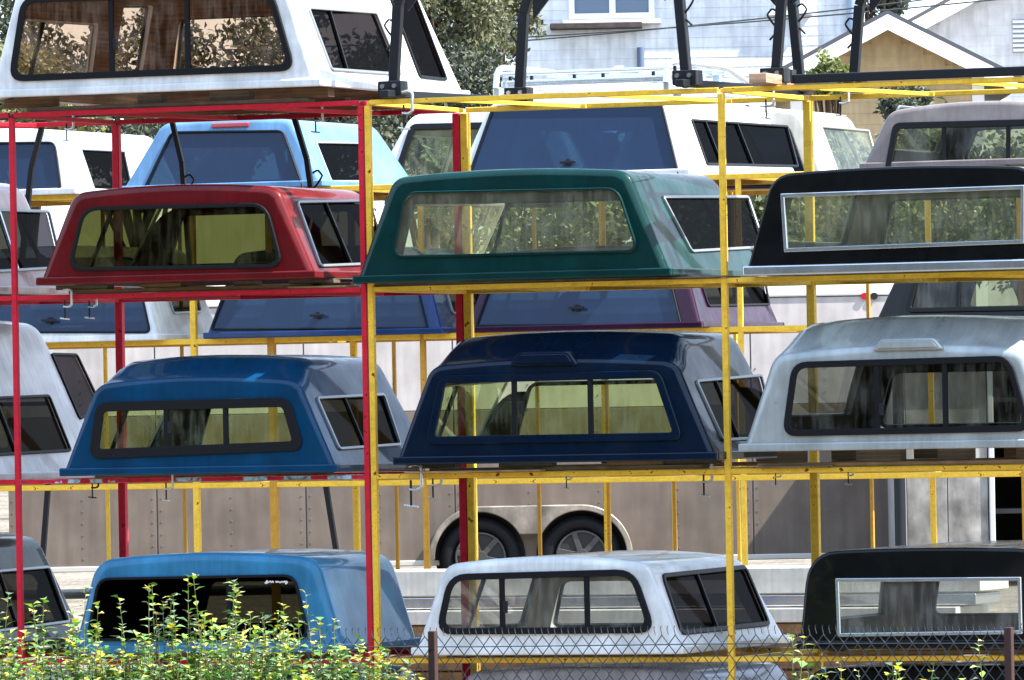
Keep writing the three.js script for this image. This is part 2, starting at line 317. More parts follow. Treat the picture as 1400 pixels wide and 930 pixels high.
// ---------------------------------------------------------------- ground
const groundY = (d) => { const pts = [[-60, -1.0], [-8, -0.9], [-4, -0.75], [-1.5, -0.2], [4, -0.2], [14, -0.08], [30, 0.03], [60, 0.3], [80, 1.0], [110, 3], [400, 6]]; for (let i = 0; i < pts.length - 1; i++) if (d <= pts[i + 1][0]) { const [a, ya] = pts[i], [b, yb] = pts[i + 1]; return ya + (yb - ya) * clamp((d - a) / (b - a)); } return 6; };
{
  const xs = [], ds = [-60, -30, -16, -10, -8, -6, -5, -4, -3, -2, -1.5, 0, 2, 4, 8, 14, 20, 30, 45, 60, 70, 80, 95, 110, 160, 250, 400];
  for (let x = -260; x <= 260; x += 10) xs.push(x);
  const pos = [], uv = [], idx = [];
  for (const d of ds) for (const x of xs) { const p = fromRack(x, groundY(d), d); pos.push(p.x, p.y, p.z); uv.push(x, d); }
  const n = xs.length;
  for (let j = 0; j < ds.length - 1; j++) for (let i = 0; i < n - 1; i++) { const a = j * n + i; idx.push(a, a + 1, a + n, a + 1, a + n + 1, a + n); }
  const g = new THREE.BufferGeometry(); g.setAttribute('position', new THREE.Float32BufferAttribute(pos, 3)); g.setAttribute('uv', new THREE.Float32BufferAttribute(uv, 2)); g.setIndex(idx); g.computeVertexNormals();
  struct('ground', g, M([0.3, 0.28, 0.25], { map: gravelT, roughness: 0.95, bumpMap: gravelT, bumpScale: 0.01 }));
}

// ---------------------------------------------------------------- the front storage racks
const DEPTH = 1.28, LV = [140.5, 396, 652, 904].map((y, i) => rk([497, 503, 507, 513][i], y).y);      // top, second, third, lowest shelf
const floorAt = -0.2;
function rackPosts(parent, px, d, m, w) { const x = rk(px, 500, d).x; part(parent, 'post', boxUV(bar(fromRack(x, floorAt, d), fromRack(x, LV[0] - w / 2, d), w)), m); return x; }
const W0 = 0.029;
const redRack = thing('storage_rack', 'red painted steel storage rack holding the red and blue canopies', 'rack');
const yelRack = thing('storage_rack', 'yellow painted steel storage rack holding the green and navy canopies', 'rack');
const rx = [rk(-470, 500).x, rackPosts(redRack, 22, 0, mat.redSteel, W0), rackPosts(redRack, 500, 0, mat.redSteel, W0)];
const yx = [rackPosts(yelRack, 509.5, 0, mat.yellowSteel, W0 + 0.003), rackPosts(yelRack, 993, 0, mat.yellowSteel, W0 + 0.003), rk(1490, 500).x];
for (const x of [rx[0]]) for (const d of [0, DEPTH]) part(redRack, 'post', boxUV(bar(fromRack(x, floorAt, d), fromRack(x, LV[0] - W0 / 2, d), W0)), mat.redSteel);
for (const d of [0, DEPTH]) part(yelRack, 'post', boxUV(bar(fromRack(yx[2], floorAt, d), fromRack(yx[2], LV[0] - W0 / 2, d), W0)), mat.yellowSteel);
for (const x of [rx[1], rx[2]]) part(redRack, 'post', boxUV(bar(fromRack(x, floorAt, DEPTH), fromRack(x, LV[0] - W0 / 2, DEPTH), 0.042)), mat.redSteel);
for (const x of [yx[0] + 0.008, yx[1]]) part(yelRack, 'post', boxUV(bar(fromRack(x, floorAt, DEPTH), fromRack(x, LV[0] - W0 / 2, DEPTH), 0.044)), mat.yellowSteel);
for (const [rack, xs, m] of [[redRack, rx, mat.redSteel], [yelRack, yx, mat.yellowSteel]]) for (const y of LV) {
  for (const d of [0, DEPTH]) for (let i = 0; i < 2; i++) part(rack, 'shelf_beam', boxUV(bar(fromRack(xs[i] + W0 / 2, y, d), fromRack(xs[i + 1] - W0 / 2, y, d), W0 - 0.003, W0 - 0.003)), rack === redRack && y === LV[2] && d === 0 && i === 1 ? mat.chippedRed : m);
  xs.forEach((x, i) => part(rack, 'cross_beam', boxUV(bar(fromRack(x, y - 0.002, W0 / 2), fromRack(x, y - 0.002, DEPTH - 0.022), W0 - 0.006, W0 - 0.006)), m));
  for (let i = 0; i < 2; i++) for (const f of [0.3, 0.72]) { const x = xs[i] + (xs[i + 1] - xs[i]) * f; part(rack, 'cross_beam', boxUV(bar(fromRack(x - 0.12, y - 0.003, W0 / 2), fromRack(x + 0.12, y - 0.003, DEPTH - 0.02), W0 - 0.008, W0 - 0.008)), m); }
}

// ---------------------------------------------------------------- canopies on the front rack
const onShelf = (i) => LV[i] + W0 / 2;
const paints = {
  white: paint([0.78, 0.8, 0.82]), red: paint([0.13, 0.007, 0.009]), green: paint([0.0015, 0.032, 0.031]), black: paint([0.004, 0.005, 0.006]), blue: paint([0.002, 0.048, 0.125]),
  navy: paint([0.001, 0.009, 0.028]), silver: paint([0.42, 0.46, 0.47], { metalness: 0.3 }), lightBlue: paint([0.04, 0.21, 0.39]), pearl: paint([0.8, 0.8, 0.82]), rose: paint([0.74, 0.58, 0.56]), slate: paint([0.012, 0.026, 0.027]),
  sky: paint([0.12, 0.26, 0.46]), purple: paint([0.026, 0.004, 0.023]), taupe: paint([0.22, 0.19, 0.19]), cream: paint([0.62, 0.58, 0.5]), dkblue: paint([0.008, 0.035, 0.13]),
};
const ON = 'canopies stored on the front rack';
const caps = {};
const cap = (k, o) => (caps[k] = canopy({ group: ON, ...o, baseY: undefined }));
cap('topWhite', { name: 'truck_canopy', label: 'big white canopy with three-pane window on top shelf of red rack', mat: paints.white, bl: [-16, 130], br: [437, 119], sl: [28, -34], sr: [393, -43], top: [210, -50], end: [640, 133], win: [[12, 112], [405, 97], [373, -15], [30, -5]], winR: 0.09, gasket: 0.034, dividers: [153, 257], inside: [0.36, 0.25, 0.19], inMat: M([0.36, 0.25, 0.19], { map: woodT, roughness: 0.9 }), glass: mat.tanGlass, rearGlass: mat.tanGlass,
  side: [{ px: [[452, 97], [549, 104], [513, 16], [419, 9]], div: [0.42], r: 0.03 }, { px: [[573, 107], [611, 111], [566, -8], [530, -8]], r: 0.03, frame: mat.rubber }], rakeBack: 0.45, rf: 0.045 });
cap('red', { name: 'truck_canopy', label: 'dark red canopy with one wide olive window on red rack', mat: paints.red, bl: [52, 388], br: [430, 380], sl: [99, 262], sr: [379, 257], top: [240, 252], L: 1.28, win: [[92, 371], [389, 366], [365, 277], [113, 283]], winR: 0.09, gasket: 0.02, glass: mat.olive, rearGlass: mat.olive, sideGlass: mat.dark, inside: [0.1, 0.08, 0.07],
  side: [{ px: [[437, 366], [532, 362], [506, 273], [404, 275]], div: [0.55], r: 0.03 }], rf: 0.04 });
cap('green', { name: 'truck_canopy', label: 'dark teal green canopy with see-through window on yellow rack', mat: paints.green, bl: [485, 384], br: [915, 378], sl: [531, 241], sr: [853, 235], top: [690, 231], end: [1050, 379], win: [[536, 353], [875, 345], [846, 256], [554, 262]], winR: 0.07, gasket: 0.012, gasketMat: paints.green, glass: mat.pale, rearGlass: mat.pale, inside: [0.07, 0.065, 0.05], rearDiv: [],
  side: [{ px: [[945, 346], [1046, 340], [1022, 268], [904, 268]], r: 0.03 }], rf: 0.04 });
cap('black', { name: 'truck_canopy', label: 'flat black canopy with long aluminium framed window above silver canopy', mat: paints.black, bl: [1019, 378], br: [1455, 363], sl: [1059, 238], sr: [1415, 229], top: [1240, 227], L: 1.6, win: [[1073, 345], [1402, 333], [1402, 253], [1068, 265]], winR: 0.006, gasket: 0.02, gasketMat: mat.alu, glass: mat.pale, rearGlass: mat.pale, inside: [0.16, 0.15, 0.1], lipMat: mat.alu, lipH: 0.05, R: 0.1,
  side: [{ m: [[0.3, 0.16], [1.3, 0.16], [1.3, 0.44], [0.3, 0.44]], r: 0.02 }], rf: 0.015 });
cap('blue', { name: 'truck_canopy', label: 'bright blue canopy with raised roof and three-pane window on red rack', mat: paints.blue, bl: [84, 653], br: [459, 641], sl: [129, 526], sr: [406, 520], top: [255, 515], end: [594, 626], win: [[122, 628], [417, 616], [396, 543], [132, 550]], winR: 0.07, gasket: 0.05, dividers: [228, 309], glass: mat.clear, inside: [0.07, 0.08, 0.08], raise: { h: 0.11, z0: 0.03, z1: 0.3 },
  side: [{ px: [[463, 616], [548, 610], [524, 538], [431, 543]], div: [0.5], r: 0.03 }], rf: 0.03 });
cap('navy', { name: 'truck_canopy', label: 'navy blue canopy with raised roof and brake light housing over window', mat: paints.navy, bl: [540, 629], br: [978, 633], sl: [587, 501], sr: [924, 494], top: [745, 490], end: [1092, 624], win: [[583, 608], [935, 602], [903, 506], [602, 514]], winR: 0.06, gasket: 0.04, gasketMat: paints.navy, dividers: [704, 808], glass: mat.clear, inside: [0.08, 0.075, 0.055], raise: { h: 0.14, z0: 0.03, z1: 0.32 }, pod: [[697, 501], [792, 480]],
  side: [{ px: [[988, 604], [1062, 600], [1040, 512], [950, 520]], div: [0.45], r: 0.03 }], rf: 0.03 });
cap('silver', { name: 'truck_canopy', label: 'silver grey canopy with raised roof and pale brake light housing', mat: paints.silver, bl: [1013, 619], br: [1452, 607], sl: [1062, 485], sr: [1408, 474], top: [1240, 469], L: 1.65, win: [[1070, 597], [1412, 590], [1382, 486], [1084, 495]], winR: 0.08, gasket: 0.032, dividers: [1200, 1293], glass: mat.smoke, rearGlass: mat.neutral, inside: [0.05, 0.05, 0.05], raise: { h: 0.14, z0: 0.03, z1: 0.36 }, pod: [[1193, 480], [1292, 462]],
  side: [{ m: [[0.2, 0.16], [1.4, 0.16], [1.35, 0.44], [0.2, 0.44]], r: 0.03 }], rf: 0.05 });
cap('lightBlue', { name: 'truck_canopy', label: 'light blue canopy with plain windowless side behind yellow flowering shrubs', mat: paints.lightBlue, bl: [97, 890], br: [468, 893], sl: [119, 767], sr: [422, 763], top: [270, 756], end: [575, 877], win: [[118, 877], [425, 875], [404, 785], [134, 790]], winR: 0.07, gasket: 0.014, dividers: [314], glass: mat.dark, inside: [0.015, 0.015, 0.016], R: 0.1, side: [], rearWin: 0.7, rf: 0.05, rakeBack: 0.03 });
cap('white', { name: 'truck_canopy', label: 'small white canopy with black gasket window above chain link fence', mat: paints.white, bl: [565, 894], br: [932, 894], sl: [607, 773], sr: [887, 770], top: [748, 761], end: [1080, 877], win: [[596, 868], [898, 866], [868, 778], [614, 785]], winR: 0.1, gasket: 0.033, dividers: [687, 803], glass: mat.neutral, rearGlass: mat.neutral, inside: [0.4, 0.38, 0.35],
  side: [{ px: [[931, 869], [1053, 856], [1018, 773], [903, 785]], div: [0.62], r: 0.05, frame: mat.rubber, fw: 0.024 }], rf: 0.04, rakeBack: 0.5 });
cap('blackLow', { name: 'truck_canopy', label: 'rounded black canopy with aluminium framed window on lowest yellow shelf', mat: paints.black, bl: [1092, 886], br: [1453, 884], sl: [1108, 756], sr: [1440, 750], top: [1272, 749], L: 1.7, win: [[1146, 871], [1399, 867], [1397, 789], [1143, 791]], winR: 0.006, gasket: 0.018, gasketMat: mat.alu, glass: mat.neutral, rearGlass: mat.neutral, inside: [0.12, 0.1, 0.08], R: 0.16, rakeBack: 0,
  side: [{ m: [[0.35, 0.12], [1.2, 0.12], [1.2, 0.36], [0.35, 0.36]], r: 0.02 }], rf: 0.02 });
cap('rose', { name: 'truck_canopy', label: 'faded rose and white canopy left of the dark red one', mat: paints.rose, bl: [-425, 408], br: [-46, 401], sl: [-380, 258], sr: [-92, 247], top: [-236, 238], end: [104, 397], win: [[-390, 385], [-85, 380], [-115, 275], [-365, 280]], glass: mat.olive, side: [{ px: [[-35, 375], [85, 368], [66, 288], [-72, 284]], div: [0.7], r: 0.03, barMat: mat.alu }], rf: 0.04, rfBack: 0.14 });
cap('pearl', { name: 'truck_canopy', label: 'pearl white high-roof canopy with two staggered side windows', mat: paints.pearl, bl: [-405, 665], br: [-28, 655], sl: [-362, 535], sr: [-76, 528], top: [-220, 522], end: [158, 645], win: [[-375, 640], [-60, 630], [-90, 550], [-350, 555]], glass: mat.dark, raise: { h: 0.33, z0: 0.1, z1: 0.85 },
  side: [{ px: [[-20, 625], [97, 618], [66, 540], [-50, 545]], div: [0.55], r: 0.03, frame: mat.rubber }, { px: [[108, 575], [140, 560], [104, 484], [68, 483]], r: 0.03, frame: mat.rubber }], rf: 0.04 });
cap('slate', { name: 'truck_canopy', label: 'dark slate canopy with raised roof beside the light blue one', mat: paints.slate, bl: [-400, 893], br: [-36, 888], sl: [-362, 772], sr: [-74, 766], top: [-216, 758], end: [122, 876], win: [[-370, 875], [-60, 870], [-90, 785], [-350, 790]], glass: mat.dark, raise: { h: 0.1, z0: 0.03, z1: 0.4 },
  side: [{ px: [[-25, 868], [95, 852], [66, 774], [-55, 784]], div: [0.6], r: 0.03 }], rf: 0.04 });
// low canopies that stand under the lowest shelf
cap('groundA', { name: 'truck_canopy', label: 'pale lilac grey canopy on the ground behind the chain link fence', group: 'canopies on the ground under the rack', mat: paint([0.42, 0.44, 0.55]), bl: [595, 1035], br: [1010, 1035], sl: [640, 920], sr: [965, 917], top: [800, 912], L: 1.3, zd: 0.1, win: [[640, 1010], [965, 1010], [945, 945], [660, 945]], glass: mat.dark, rearWin: 0 });
cap('groundB', { name: 'truck_canopy', label: 'black canopy on the ground under the rounded black one', group: 'canopies on the ground under the rack', mat: paints.black, bl: [1085, 1035], br: [1500, 1032], sl: [1110, 915], sr: [1470, 912], top: [1290, 910], L: 1.3, zd: 0.1, win: [[1130, 1010], [1440, 1010], [1440, 945], [1140, 945]], glass: mat.dark, rearWin: 0 });
cap('groundC', { name: 'truck_canopy', label: 'dark slate canopy on the ground hidden behind leafy shrubs', group: 'canopies on the ground under the rack', mat: paints.slate, bl: [90, 1040], br: [480, 1036], sl: [120, 925], sr: [450, 920], top: [285, 916], L: 1.3, zd: 0.1, win: [[130, 1015], [440, 1012], [430, 950], [140, 952]], glass: mat.dark, rearWin: 0 });

{ // scrawled white lettering in the corner of the light blue canopy's window
  const c = caps.lightBlue, S = (list) => tube(list.map(([x, y]) => { const q = c.front(x, y); return V3(q.x, q.y, 0.0); }), 0.0035, 30, 5);
  part(c.g, 'scrawled_lettering', join([S([[362, 797.5], [366, 795], [365, 794], [363, 798], [368, 796], [370, 794.5], [371, 797], [373, 794.5], [374, 797]]), S([[377, 794.5], [378, 797], [380, 795], [383, 797], [385, 795], [387, 796.5], [390, 795], [391, 799], [393, 795.5], [388, 795]])]), M([0.8, 0.8, 0.8]));
}
for (const [k, px, py] of [['navy', 714, 558], ['blue', 234, 585], ['silver', 1207, 560], ['white', 693, 830], ['topWhite', 160, 60]]) { // catches and locks
  const c = caps[k], q = c.front(px, py), low = ['green', 'red', 'black'].includes(k);
  part(c.g, low ? 'lock' : 'window_latch', low ? join([new THREE.CylinderGeometry(0.016, 0.016, 0.016, 12).rotateX(Math.PI / 2), new RoundedBoxGeometry(0.06, 0.012, 0.012, 1, 0.003).translate(0, 0, 0.012)]).translate(q.x, q.y, 0.006) : boxUV(new RoundedBoxGeometry(0.022, 0.06, 0.016, 1, 0.004).translate(q.x, q.y, 0.018)), low ? mat.chrome : mat.blackSteel);
}
// ---------------------------------------------------------------- boards the canopies lie on
for (const [px0, px1, lv, d, w, lab, m] of [[560, 742, 2, -0.01, 0.3, 'thin plywood offcut sticking out below the navy canopy', 'paleWood'], [1040, 1140, 2, 0.03, 0.26, 'thin plywood offcut below the left corner of the silver canopy', 'greyWood'], [925, 1000, 1, 0.02, 0.22, 'weathered plywood offcut below the green canopy tail', 'greyWood'], [400, 478, 1, 0.02, 0.2, 'pale plywood offcut below the red canopy tail', 'paleWood'], [700, 780, 0, 0.3, 0.3, 'pale plywood offcut lying on the top yellow shelf', 'paleWood']]) {
  const x0 = rk(px0, 500, d).x, x1 = rk(px1, 500, d).x, o = thing('plywood_offcut', lab, 'plywood'); o.position.copy(fromRack((x0 + x1) / 2, onShelf(lv) + 0.006, d + 0.05)); o.rotation.set(0, -TH + 0.05, 0);
  part(o, 'sheet', boxUV(new RoundedBoxGeometry(x1 - x0, 0.009, w, 1, 0.002)), mat[m]);
}
for (const [k, lv, d, note] of [['topWhite', 0, 0.06, 'big white'], ['red', 1, 0.06, 'dark red'], ['green', 1, 0.06, 'teal green'], ['black', 1, 0.05, 'flat black'], ['blue', 2, 0.05, 'bright blue'], ['navy', 2, 0.05, 'navy'], ['silver', 2, 0.06, 'silver grey'], ['lightBlue', 3, 0.06, 'light blue'], ['white', 3, 0.06, 'small white'], ['blackLow', 3, 0.06, 'rounded black'], ['rose', 1, 0.06, 'rose'], ['pearl', 2, 0.06, 'pearl white'], ['slate', 3, 0.06, 'dark slate']]) {
  const c = caps[k], base = c.g.position.y, h = clamp(base - onShelf(lv) - 0.008, 0.006, 0.09), x = toRack(c.g.position).x;
  for (const [dd, end] of [[d, 'front'], [DEPTH - 0.08, 'rear']]) {
    const blocks = h > 0.035, hb = blocks ? 0.022 : h;
    const o = thing('wooden_board', `thin rough board under the ${end} edge of the ${note} canopy`, 'board', 'boards under the canopies');
    o.position.copy(fromRack(x, onShelf(lv) + 0.001 + hb / 2, dd)); o.rotation.y = -TH + rr(-0.01, 0.01);
    part(o, 'plank', boxUV(new RoundedBoxGeometry(c.P.hwB * 2 - rr(0.02, 0.3), hb, 0.1, 1, 0.003)), [mat.wood, mat.greyWood, mat.paleWood][Math.floor(rnd() * 2.4)]);
    if (blocks) for (const f of [-0.78, -0.2, 0.35, 0.8]) {
      const q = thing('timber_block', `short timber block under the ${end} edge of the ${note} canopy`, 'timber', `timber blocks under the ${end} edge of the ${note} canopy`), w = rr(0.12, 0.3);
      q.position.copy(fromRack(x + f * c.P.hwB + rr(-0.08, 0.08), onShelf(lv) + 0.001 + hb + (h - hb) / 2 + 0.001, dd + rr(-0.01, 0.03))); q.rotation.y = -TH + rr(-0.08, 0.08);
      part(q, 'block', boxUV(new RoundedBoxGeometry(w, h - hb, 0.085, 1, 0.003)), [mat.wood, mat.greyWood, mat.greyWood][Math.floor(rnd() * 2.9)]);
    }
  }
}

// ---------------------------------------------------------------- the rear rack, an aisle further back
const BD = 10, BDR = 11.25;
const backRack = thing('storage_rack', 'ochre yellow rear storage rack of thin steel tube across the aisle', 'rack');
const bxAt = (px, d) => rk(px, 560, d).x;
const BY = [rk(330, 262, BD).y, rk(500, 462, BD).y, rk(500, 661, BD).y];
const gB = groundY(BD);
for (const [px, w, m] of [[-120, 0.04, 'ochreSteel'], [267, 0.042, 'paleYellow'], [373, 0.05, 'ochreSteel'], [580, 0.036, 'ochreSteel'], [1015, 0.032, 'paleYellow'], [1400, 0.04, 'ochreSteel']]) {
  const x = bxAt(px, BD); part(backRack, 'post', boxUV(bar(fromRack(x, gB, BD), fromRack(x, BY[0], BD), w)), mat[m]);
}
for (const [px, w, m] of [[145, 0.024, 'yellowSteel'], [250, 0.022, 'ochreSteel'], [485, 0.042, 'yellowSteel'], [1275, 0.024, 'yellowSteel']]) {
  const x = bxAt(px, BDR); part(backRack, 'post', boxUV(bar(fromRack(x, gB, BDR), fromRack(x, BY[0], BDR), w)), mat[m]);
}
for (const y of BY) for (const d of [BD, BDR]) for (const [a, b] of [[-160, 267], [267, 580], [580, 1015], [1015, 1460]]) part(backRack, 'shelf_beam', boxUV(bar(fromRack(bxAt(a, BD), y, d), fromRack(bxAt(b, BD), y, d), 0.036, 0.036)), d === BD ? mat.yellowSteel : mat.ochreSteel);
for (const y of BY) for (const px of [-120, 60, 267, 373, 480, 580, 735, 860, 1015, 1200, 1400]) part(backRack, 'cross_beam', boxUV(bar(fromRack(bxAt(px, BD), y - 0.003, BD + 0.02), fromRack(bxAt(px, BD), y - 0.003, BDR - 0.02), 0.03)), mat.ochreSteel);
const CD = 12.35, CDR = 13.6, farRack = thing('storage_rack', 'thin ochre storage rack close behind the rear one', 'rack');
for (const px of [540, 735, 830, 920, 1190]) { const x = bxAt(px, CD); for (const d of [CD, CDR]) part(farRack, 'post', boxUV(bar(fromRack(x, groundY(d), d), fromRack(x, BY[0], d), 0.024)), d === CD ? mat.ochreSteel : mat.yellowSteel); part(farRack, 'cross_beam', boxUV(bar(fromRack(x, BY[0] - 0.003, CD + 0.012), fromRack(x, BY[0] - 0.003, CDR - 0.012), 0.02)), mat.ochreSteel); }
for (const y of [BY[0], BY[2]]) for (const d of [CD, CDR]) part(farRack, 'shelf_beam', boxUV(bar(fromRack(bxAt(510, CD), y + 0.001, d), fromRack(bxAt(1230, CD), y + 0.001, d), 0.034)), mat.ochreSteel);
const ONB = 'canopies stored on the rear rack';
const bcap = (k, o) => (caps[k] = canopy({ group: ONB, zd: BD - 0.15, rake: 0.22, rakeBack: 0.3, gasket: 0.012, rf: 0.03, ...o, name: 'truck_canopy' }));
const B0 = BY[0] + 0.02, B1 = BY[1] + 0.02;
bcap('b1', { label: 'white canopy with navy tinted hatch behind the rose canopy', mat: paints.white, bl: [-190, 268], br: [102, 266], sl: [-150, 183], sr: [72, 180], top: [-40, 176], L: 1.8, baseY: B0, win: [[-165, 262], [85, 262], [76, 194], [-140, 196]], glass: mat.blueGlass, side: [{ px: [[128, 262], [182, 262], [170, 206], [108, 203]], r: 0.03 }], rakeBack: 0.2 });
bcap('b2', { label: 'sky blue canopy with navy tinted hatch and red brake light', mat: paints.sky, bl: [166, 285], br: [440, 283], sl: [226, 167], sr: [402, 165], top: [315, 163], L: 1.7, baseY: B0, R: 0.06, win: [[186, 280], [424, 280], [388, 178], [234, 180]], glass: mat.blueGlass, side: [{ px: [[452, 250], [503, 250], [495, 196], [430, 194]], r: 0.03, frame: mat.alu }], rakeBack: 0.35 });
bcap('b3', { label: 'white framed canopy with clear window beside tall white hatch', mat: paints.white, zd: CD - 0.1, rake: 0.3, bl: [500, 290], br: [800, 288], sl: [548, 158], sr: [745, 152], top: [650, 148], L: 1.5, baseY: B0, gasket: 0.045, win: [[524, 284], [780, 284], [735, 166], [562, 170]], glass: mat.clear, inside: [0.3, 0.3, 0.22], side: [{ m: [[0.2, 0.12], [1.2, 0.12], [1.1, 0.42], [0.2, 0.42]], r: 0.03 }] });
bcap('b4', { label: 'tall white canopy with big navy tinted hatch and roof rack', mat: paints.white, bl: [622, 268], br: [942, 266], sl: [668, 138], sr: [908, 134], top: [790, 128], L: 2.15, baseY: B0, rake: 0.28, win: [[634, 258], [934, 258], [906, 142], [674, 145]], winR: 0.03, glass: mat.blueGlass, inside: [0.4, 0.4, 0.42], side: [{ px: [[966, 226], [1091, 229], [1076, 172], [944, 163]], div: [0.7, 1.3], r: 0.02, frame: mat.rubber }], rakeBack: 0.3, rearWin: 0.75 });
bcap('b5', { label: 'cream canopy with black edge and leafy reflecting side window', mat: paints.cream, zd: CD - 0.1, bl: [820, 268], br: [1130, 266], sl: [860, 160], sr: [1092, 153], top: [976, 146], L: 1.3, baseY: B0, win: [[840, 258], [1110, 258], [1080, 172], [870, 174]], glass: mat.blueGlass, side: [{ px: [[1150, 250], [1208, 250], [1187, 178], [1121, 172]], r: 0.02, glass: mat.clear }], rakeBack: 0.3, rfBack: 0.12 });
bcap('b6', { label: 'taupe grey canopy with dark windows under gabled tan house', mat: paints.taupe, bl: [1178, 268], br: [1500, 262], sl: [1214, 152], sr: [1462, 144], top: [1340, 138], L: 1.6, baseY: B0, rake: 0.1, gasket: 0.04, dividers: [1290, 1378], win: [[1206, 256], [1474, 250], [1450, 162], [1222, 168]], glass: mat.smoke, inside: [0.03, 0.03, 0.03], side: [{ m: [[0.2, 0.12], [1.3, 0.12], [1.2, 0.4], [0.2, 0.4]], r: 0.03 }] });
bcap('b7', { label: 'white sided canopy with navy hatch beneath the dark red canopy', mat: paints.white, bl: [-90, 464], br: [214, 461], sl: [-50, 345], sr: [186, 342], top: [70, 336], L: 1.1, baseY: B1, win: [[-78, 456], [207, 456], [184, 352], [-45, 354]], glass: mat.blueGlass, side: [{ px: [[236, 430], [275, 428], [262, 360], [214, 358]], r: 0.03 }] });
bcap('b8', { label: 'dark blue canopy with navy hatch beside the post under red canopy', mat: paints.dkblue, bl: [280, 462], br: [603, 460], sl: [318, 345], sr: [572, 342], top: [445, 336], L: 1.2, baseY: B1, win: [[287, 452], [586, 450], [562, 352], [325, 354]], winR: 0.03, glass: mat.blueGlass, side: [{ px: [[618, 430], [660, 430], [650, 360], [598, 358]], r: 0.03 }] });
bcap('b9', { label: 'purple canopy with navy hatch and handle under green canopy', mat: paints.purple, bl: [634, 455], br: [958, 452], sl: [668, 345], sr: [926, 342], top: [800, 336], L: 1.55, baseY: B1, win: [[650, 447], [933, 445], [910, 350], [684, 352]], winR: 0.02, glass: mat.blueGlass, inside: [0.05, 0.05, 0.06], side: [{ px: [[968, 420], [1052, 418], [1040, 350], [945, 350]], div: [0.6], r: 0.03, frame: mat.rubber }], rakeBack: 0.25 });
bcap('b10', { label: 'black canopy with two small panes above silver canopy roof', mat: paints.black, zd: BD - 0.3, bl: [1196, 462], br: [1500, 458], sl: [1238, 345], sr: [1462, 340], top: [1350, 336], L: 1.4, baseY: B1, gasket: 0.03, dividers: [1310], win: [[1238, 428], [1462, 424], [1450, 356], [1256, 358]], glass: mat.smoke, inside: [0.03, 0.03, 0.03], side: [] });
bcap('b0', { label: 'white canopy with dark side windows behind the red post', mat: paints.white, bl: [-520, 272], br: [-232, 270], sl: [-490, 183], sr: [-262, 180], top: [-376, 174], L: 2.4, baseY: B0, win: [[-500, 262], [-250, 262], [-270, 196], [-480, 196]], glass: mat.blueGlass, side: [{ m: [[0.3, 0.1], [2.2, 0.1], [2.1, 0.34], [0.35, 0.34]], r: 0.03, div: [0.9, 1.5] }] });
{ // brake light of the sky blue canopy, hatch handles
  const c = caps.b2, a = c.front(290, 172), b = c.front(341, 168.5); const q = new RoundedBoxGeometry(b.x - a.x, 0.03, 0.03, 2, 0.008); q.translate((a.x + b.x) / 2, a.y, -c.P.rake * a.y + 0.006); part(c.g, 'brake_light', q, mat.brake);
  for (const [k, px, py] of [['b9', 790, 421], ['b4', 778, 222], ['b8', 436, 431], ['b7', 69, 438]]) { const c2 = caps[k], p = c2.front(px, py); const h = join([new THREE.CylinderGeometry(0.022, 0.022, 0.02, 12).rotateX(Math.PI / 2), new RoundedBoxGeometry(0.11, 0.018, 0.014, 1, 0.004).translate(0, 0, 0.016)]); h.translate(p.x, p.y, -c2.P.rake * p.y + 0.01); part(c2.g, 'hatch_handle', h, mat.blackSteel); }
}
for (const [k, name] of [['b4', 'tall white canopy']]) { // aluminium ladder rack on its roof
  const c = caps[k], P = c.P, g = thing('roof_rack', 'aluminium roof rack with round tubes on the tall white canopy', 'roof rack');
  g.position.copy(c.g.position); g.rotation.y = -TH;
  const top = P.hS + 0.02, hw = P.hwS - 0.02;
  const z = [-0.45, -P.L + 0.45];
  for (const x of [-hw, hw]) {
    part(g, 'side_rail', boxUV(bar2(V3(x, top + 0.05, z[0] + 0.25), V3(x, top + 0.05, z[1] - 0.3), 0.045, 0.06)), mat.alu);
    part(g, 'top_rail', tube([V3(x, top + 0.07, z[0] + 0.25), V3(x, top + 0.18, z[0] + 0.22), V3(x, top + 0.21, z[0] + 0.1), V3(x, top + 0.21, z[1] + 0.5), V3(x, top + 0.19, z[1] + 0.3), V3(x, top + 0.07, z[1] - 0.28)], 0.022, 40, 8), mat.alu);
    for (const zz of [z[0] + 0.05, z[0] - 0.4, z[1] + 0.55]) part(g, 'foot', boxUV(new RoundedBoxGeometry(0.05, 0.13, 0.05, 1, 0.005).translate(x, top + 0.09, zz)), mat.alu);
    for (const zz of [z[0], z[1]]) part(g, 'mount', boxUV(new RoundedBoxGeometry(0.07, 0.08, 0.1, 1, 0.01).translate(x, top + 0.01, zz)), mat.alu);
  }
  for (let i = 0; i < 5; i++) { const zz = z[0] + 0.14 + (z[1] - z[0] - 0.14) * i / 4; part(g, 'cross_tube', new RoundedBoxGeometry(2 * hw, 0.05, 0.05, 2, 0.012).translate(0, top + 0.1, zz), mat.alu); }
  for (const zz of [z[0] + 0.18, (z[0] + z[1]) / 2, z[1] + 0.4]) part(g, 'cross_tube', new THREE.CylinderGeometry(0.016, 0.016, 2 * hw, 10).rotateZ(Math.PI / 2).translate(0, top + 0.165, zz), mat.alu);
  for (const x of [-0.55, -0.4, -0.1, 0.1, 0.45, 0.6]) part(g, 'stop_bolt', boxUV(new RoundedBoxGeometry(0.02, 0.09, 0.02, 1, 0.003).translate(x, top + 0.14, z[0] + 0.1)), mat.blackSteel);
}
function bar2(a, b, w, h) { const L = a.distanceTo(b), g = new RoundedBoxGeometry(w, h, L, 1, 0.006), m = new THREE.Matrix4().lookAt(a, b, V3(0, 1, 0)); g.applyMatrix4(m); const c = a.clone().add(b).multiplyScalar(0.5); return g.translate(c.x, c.y, c.z); }

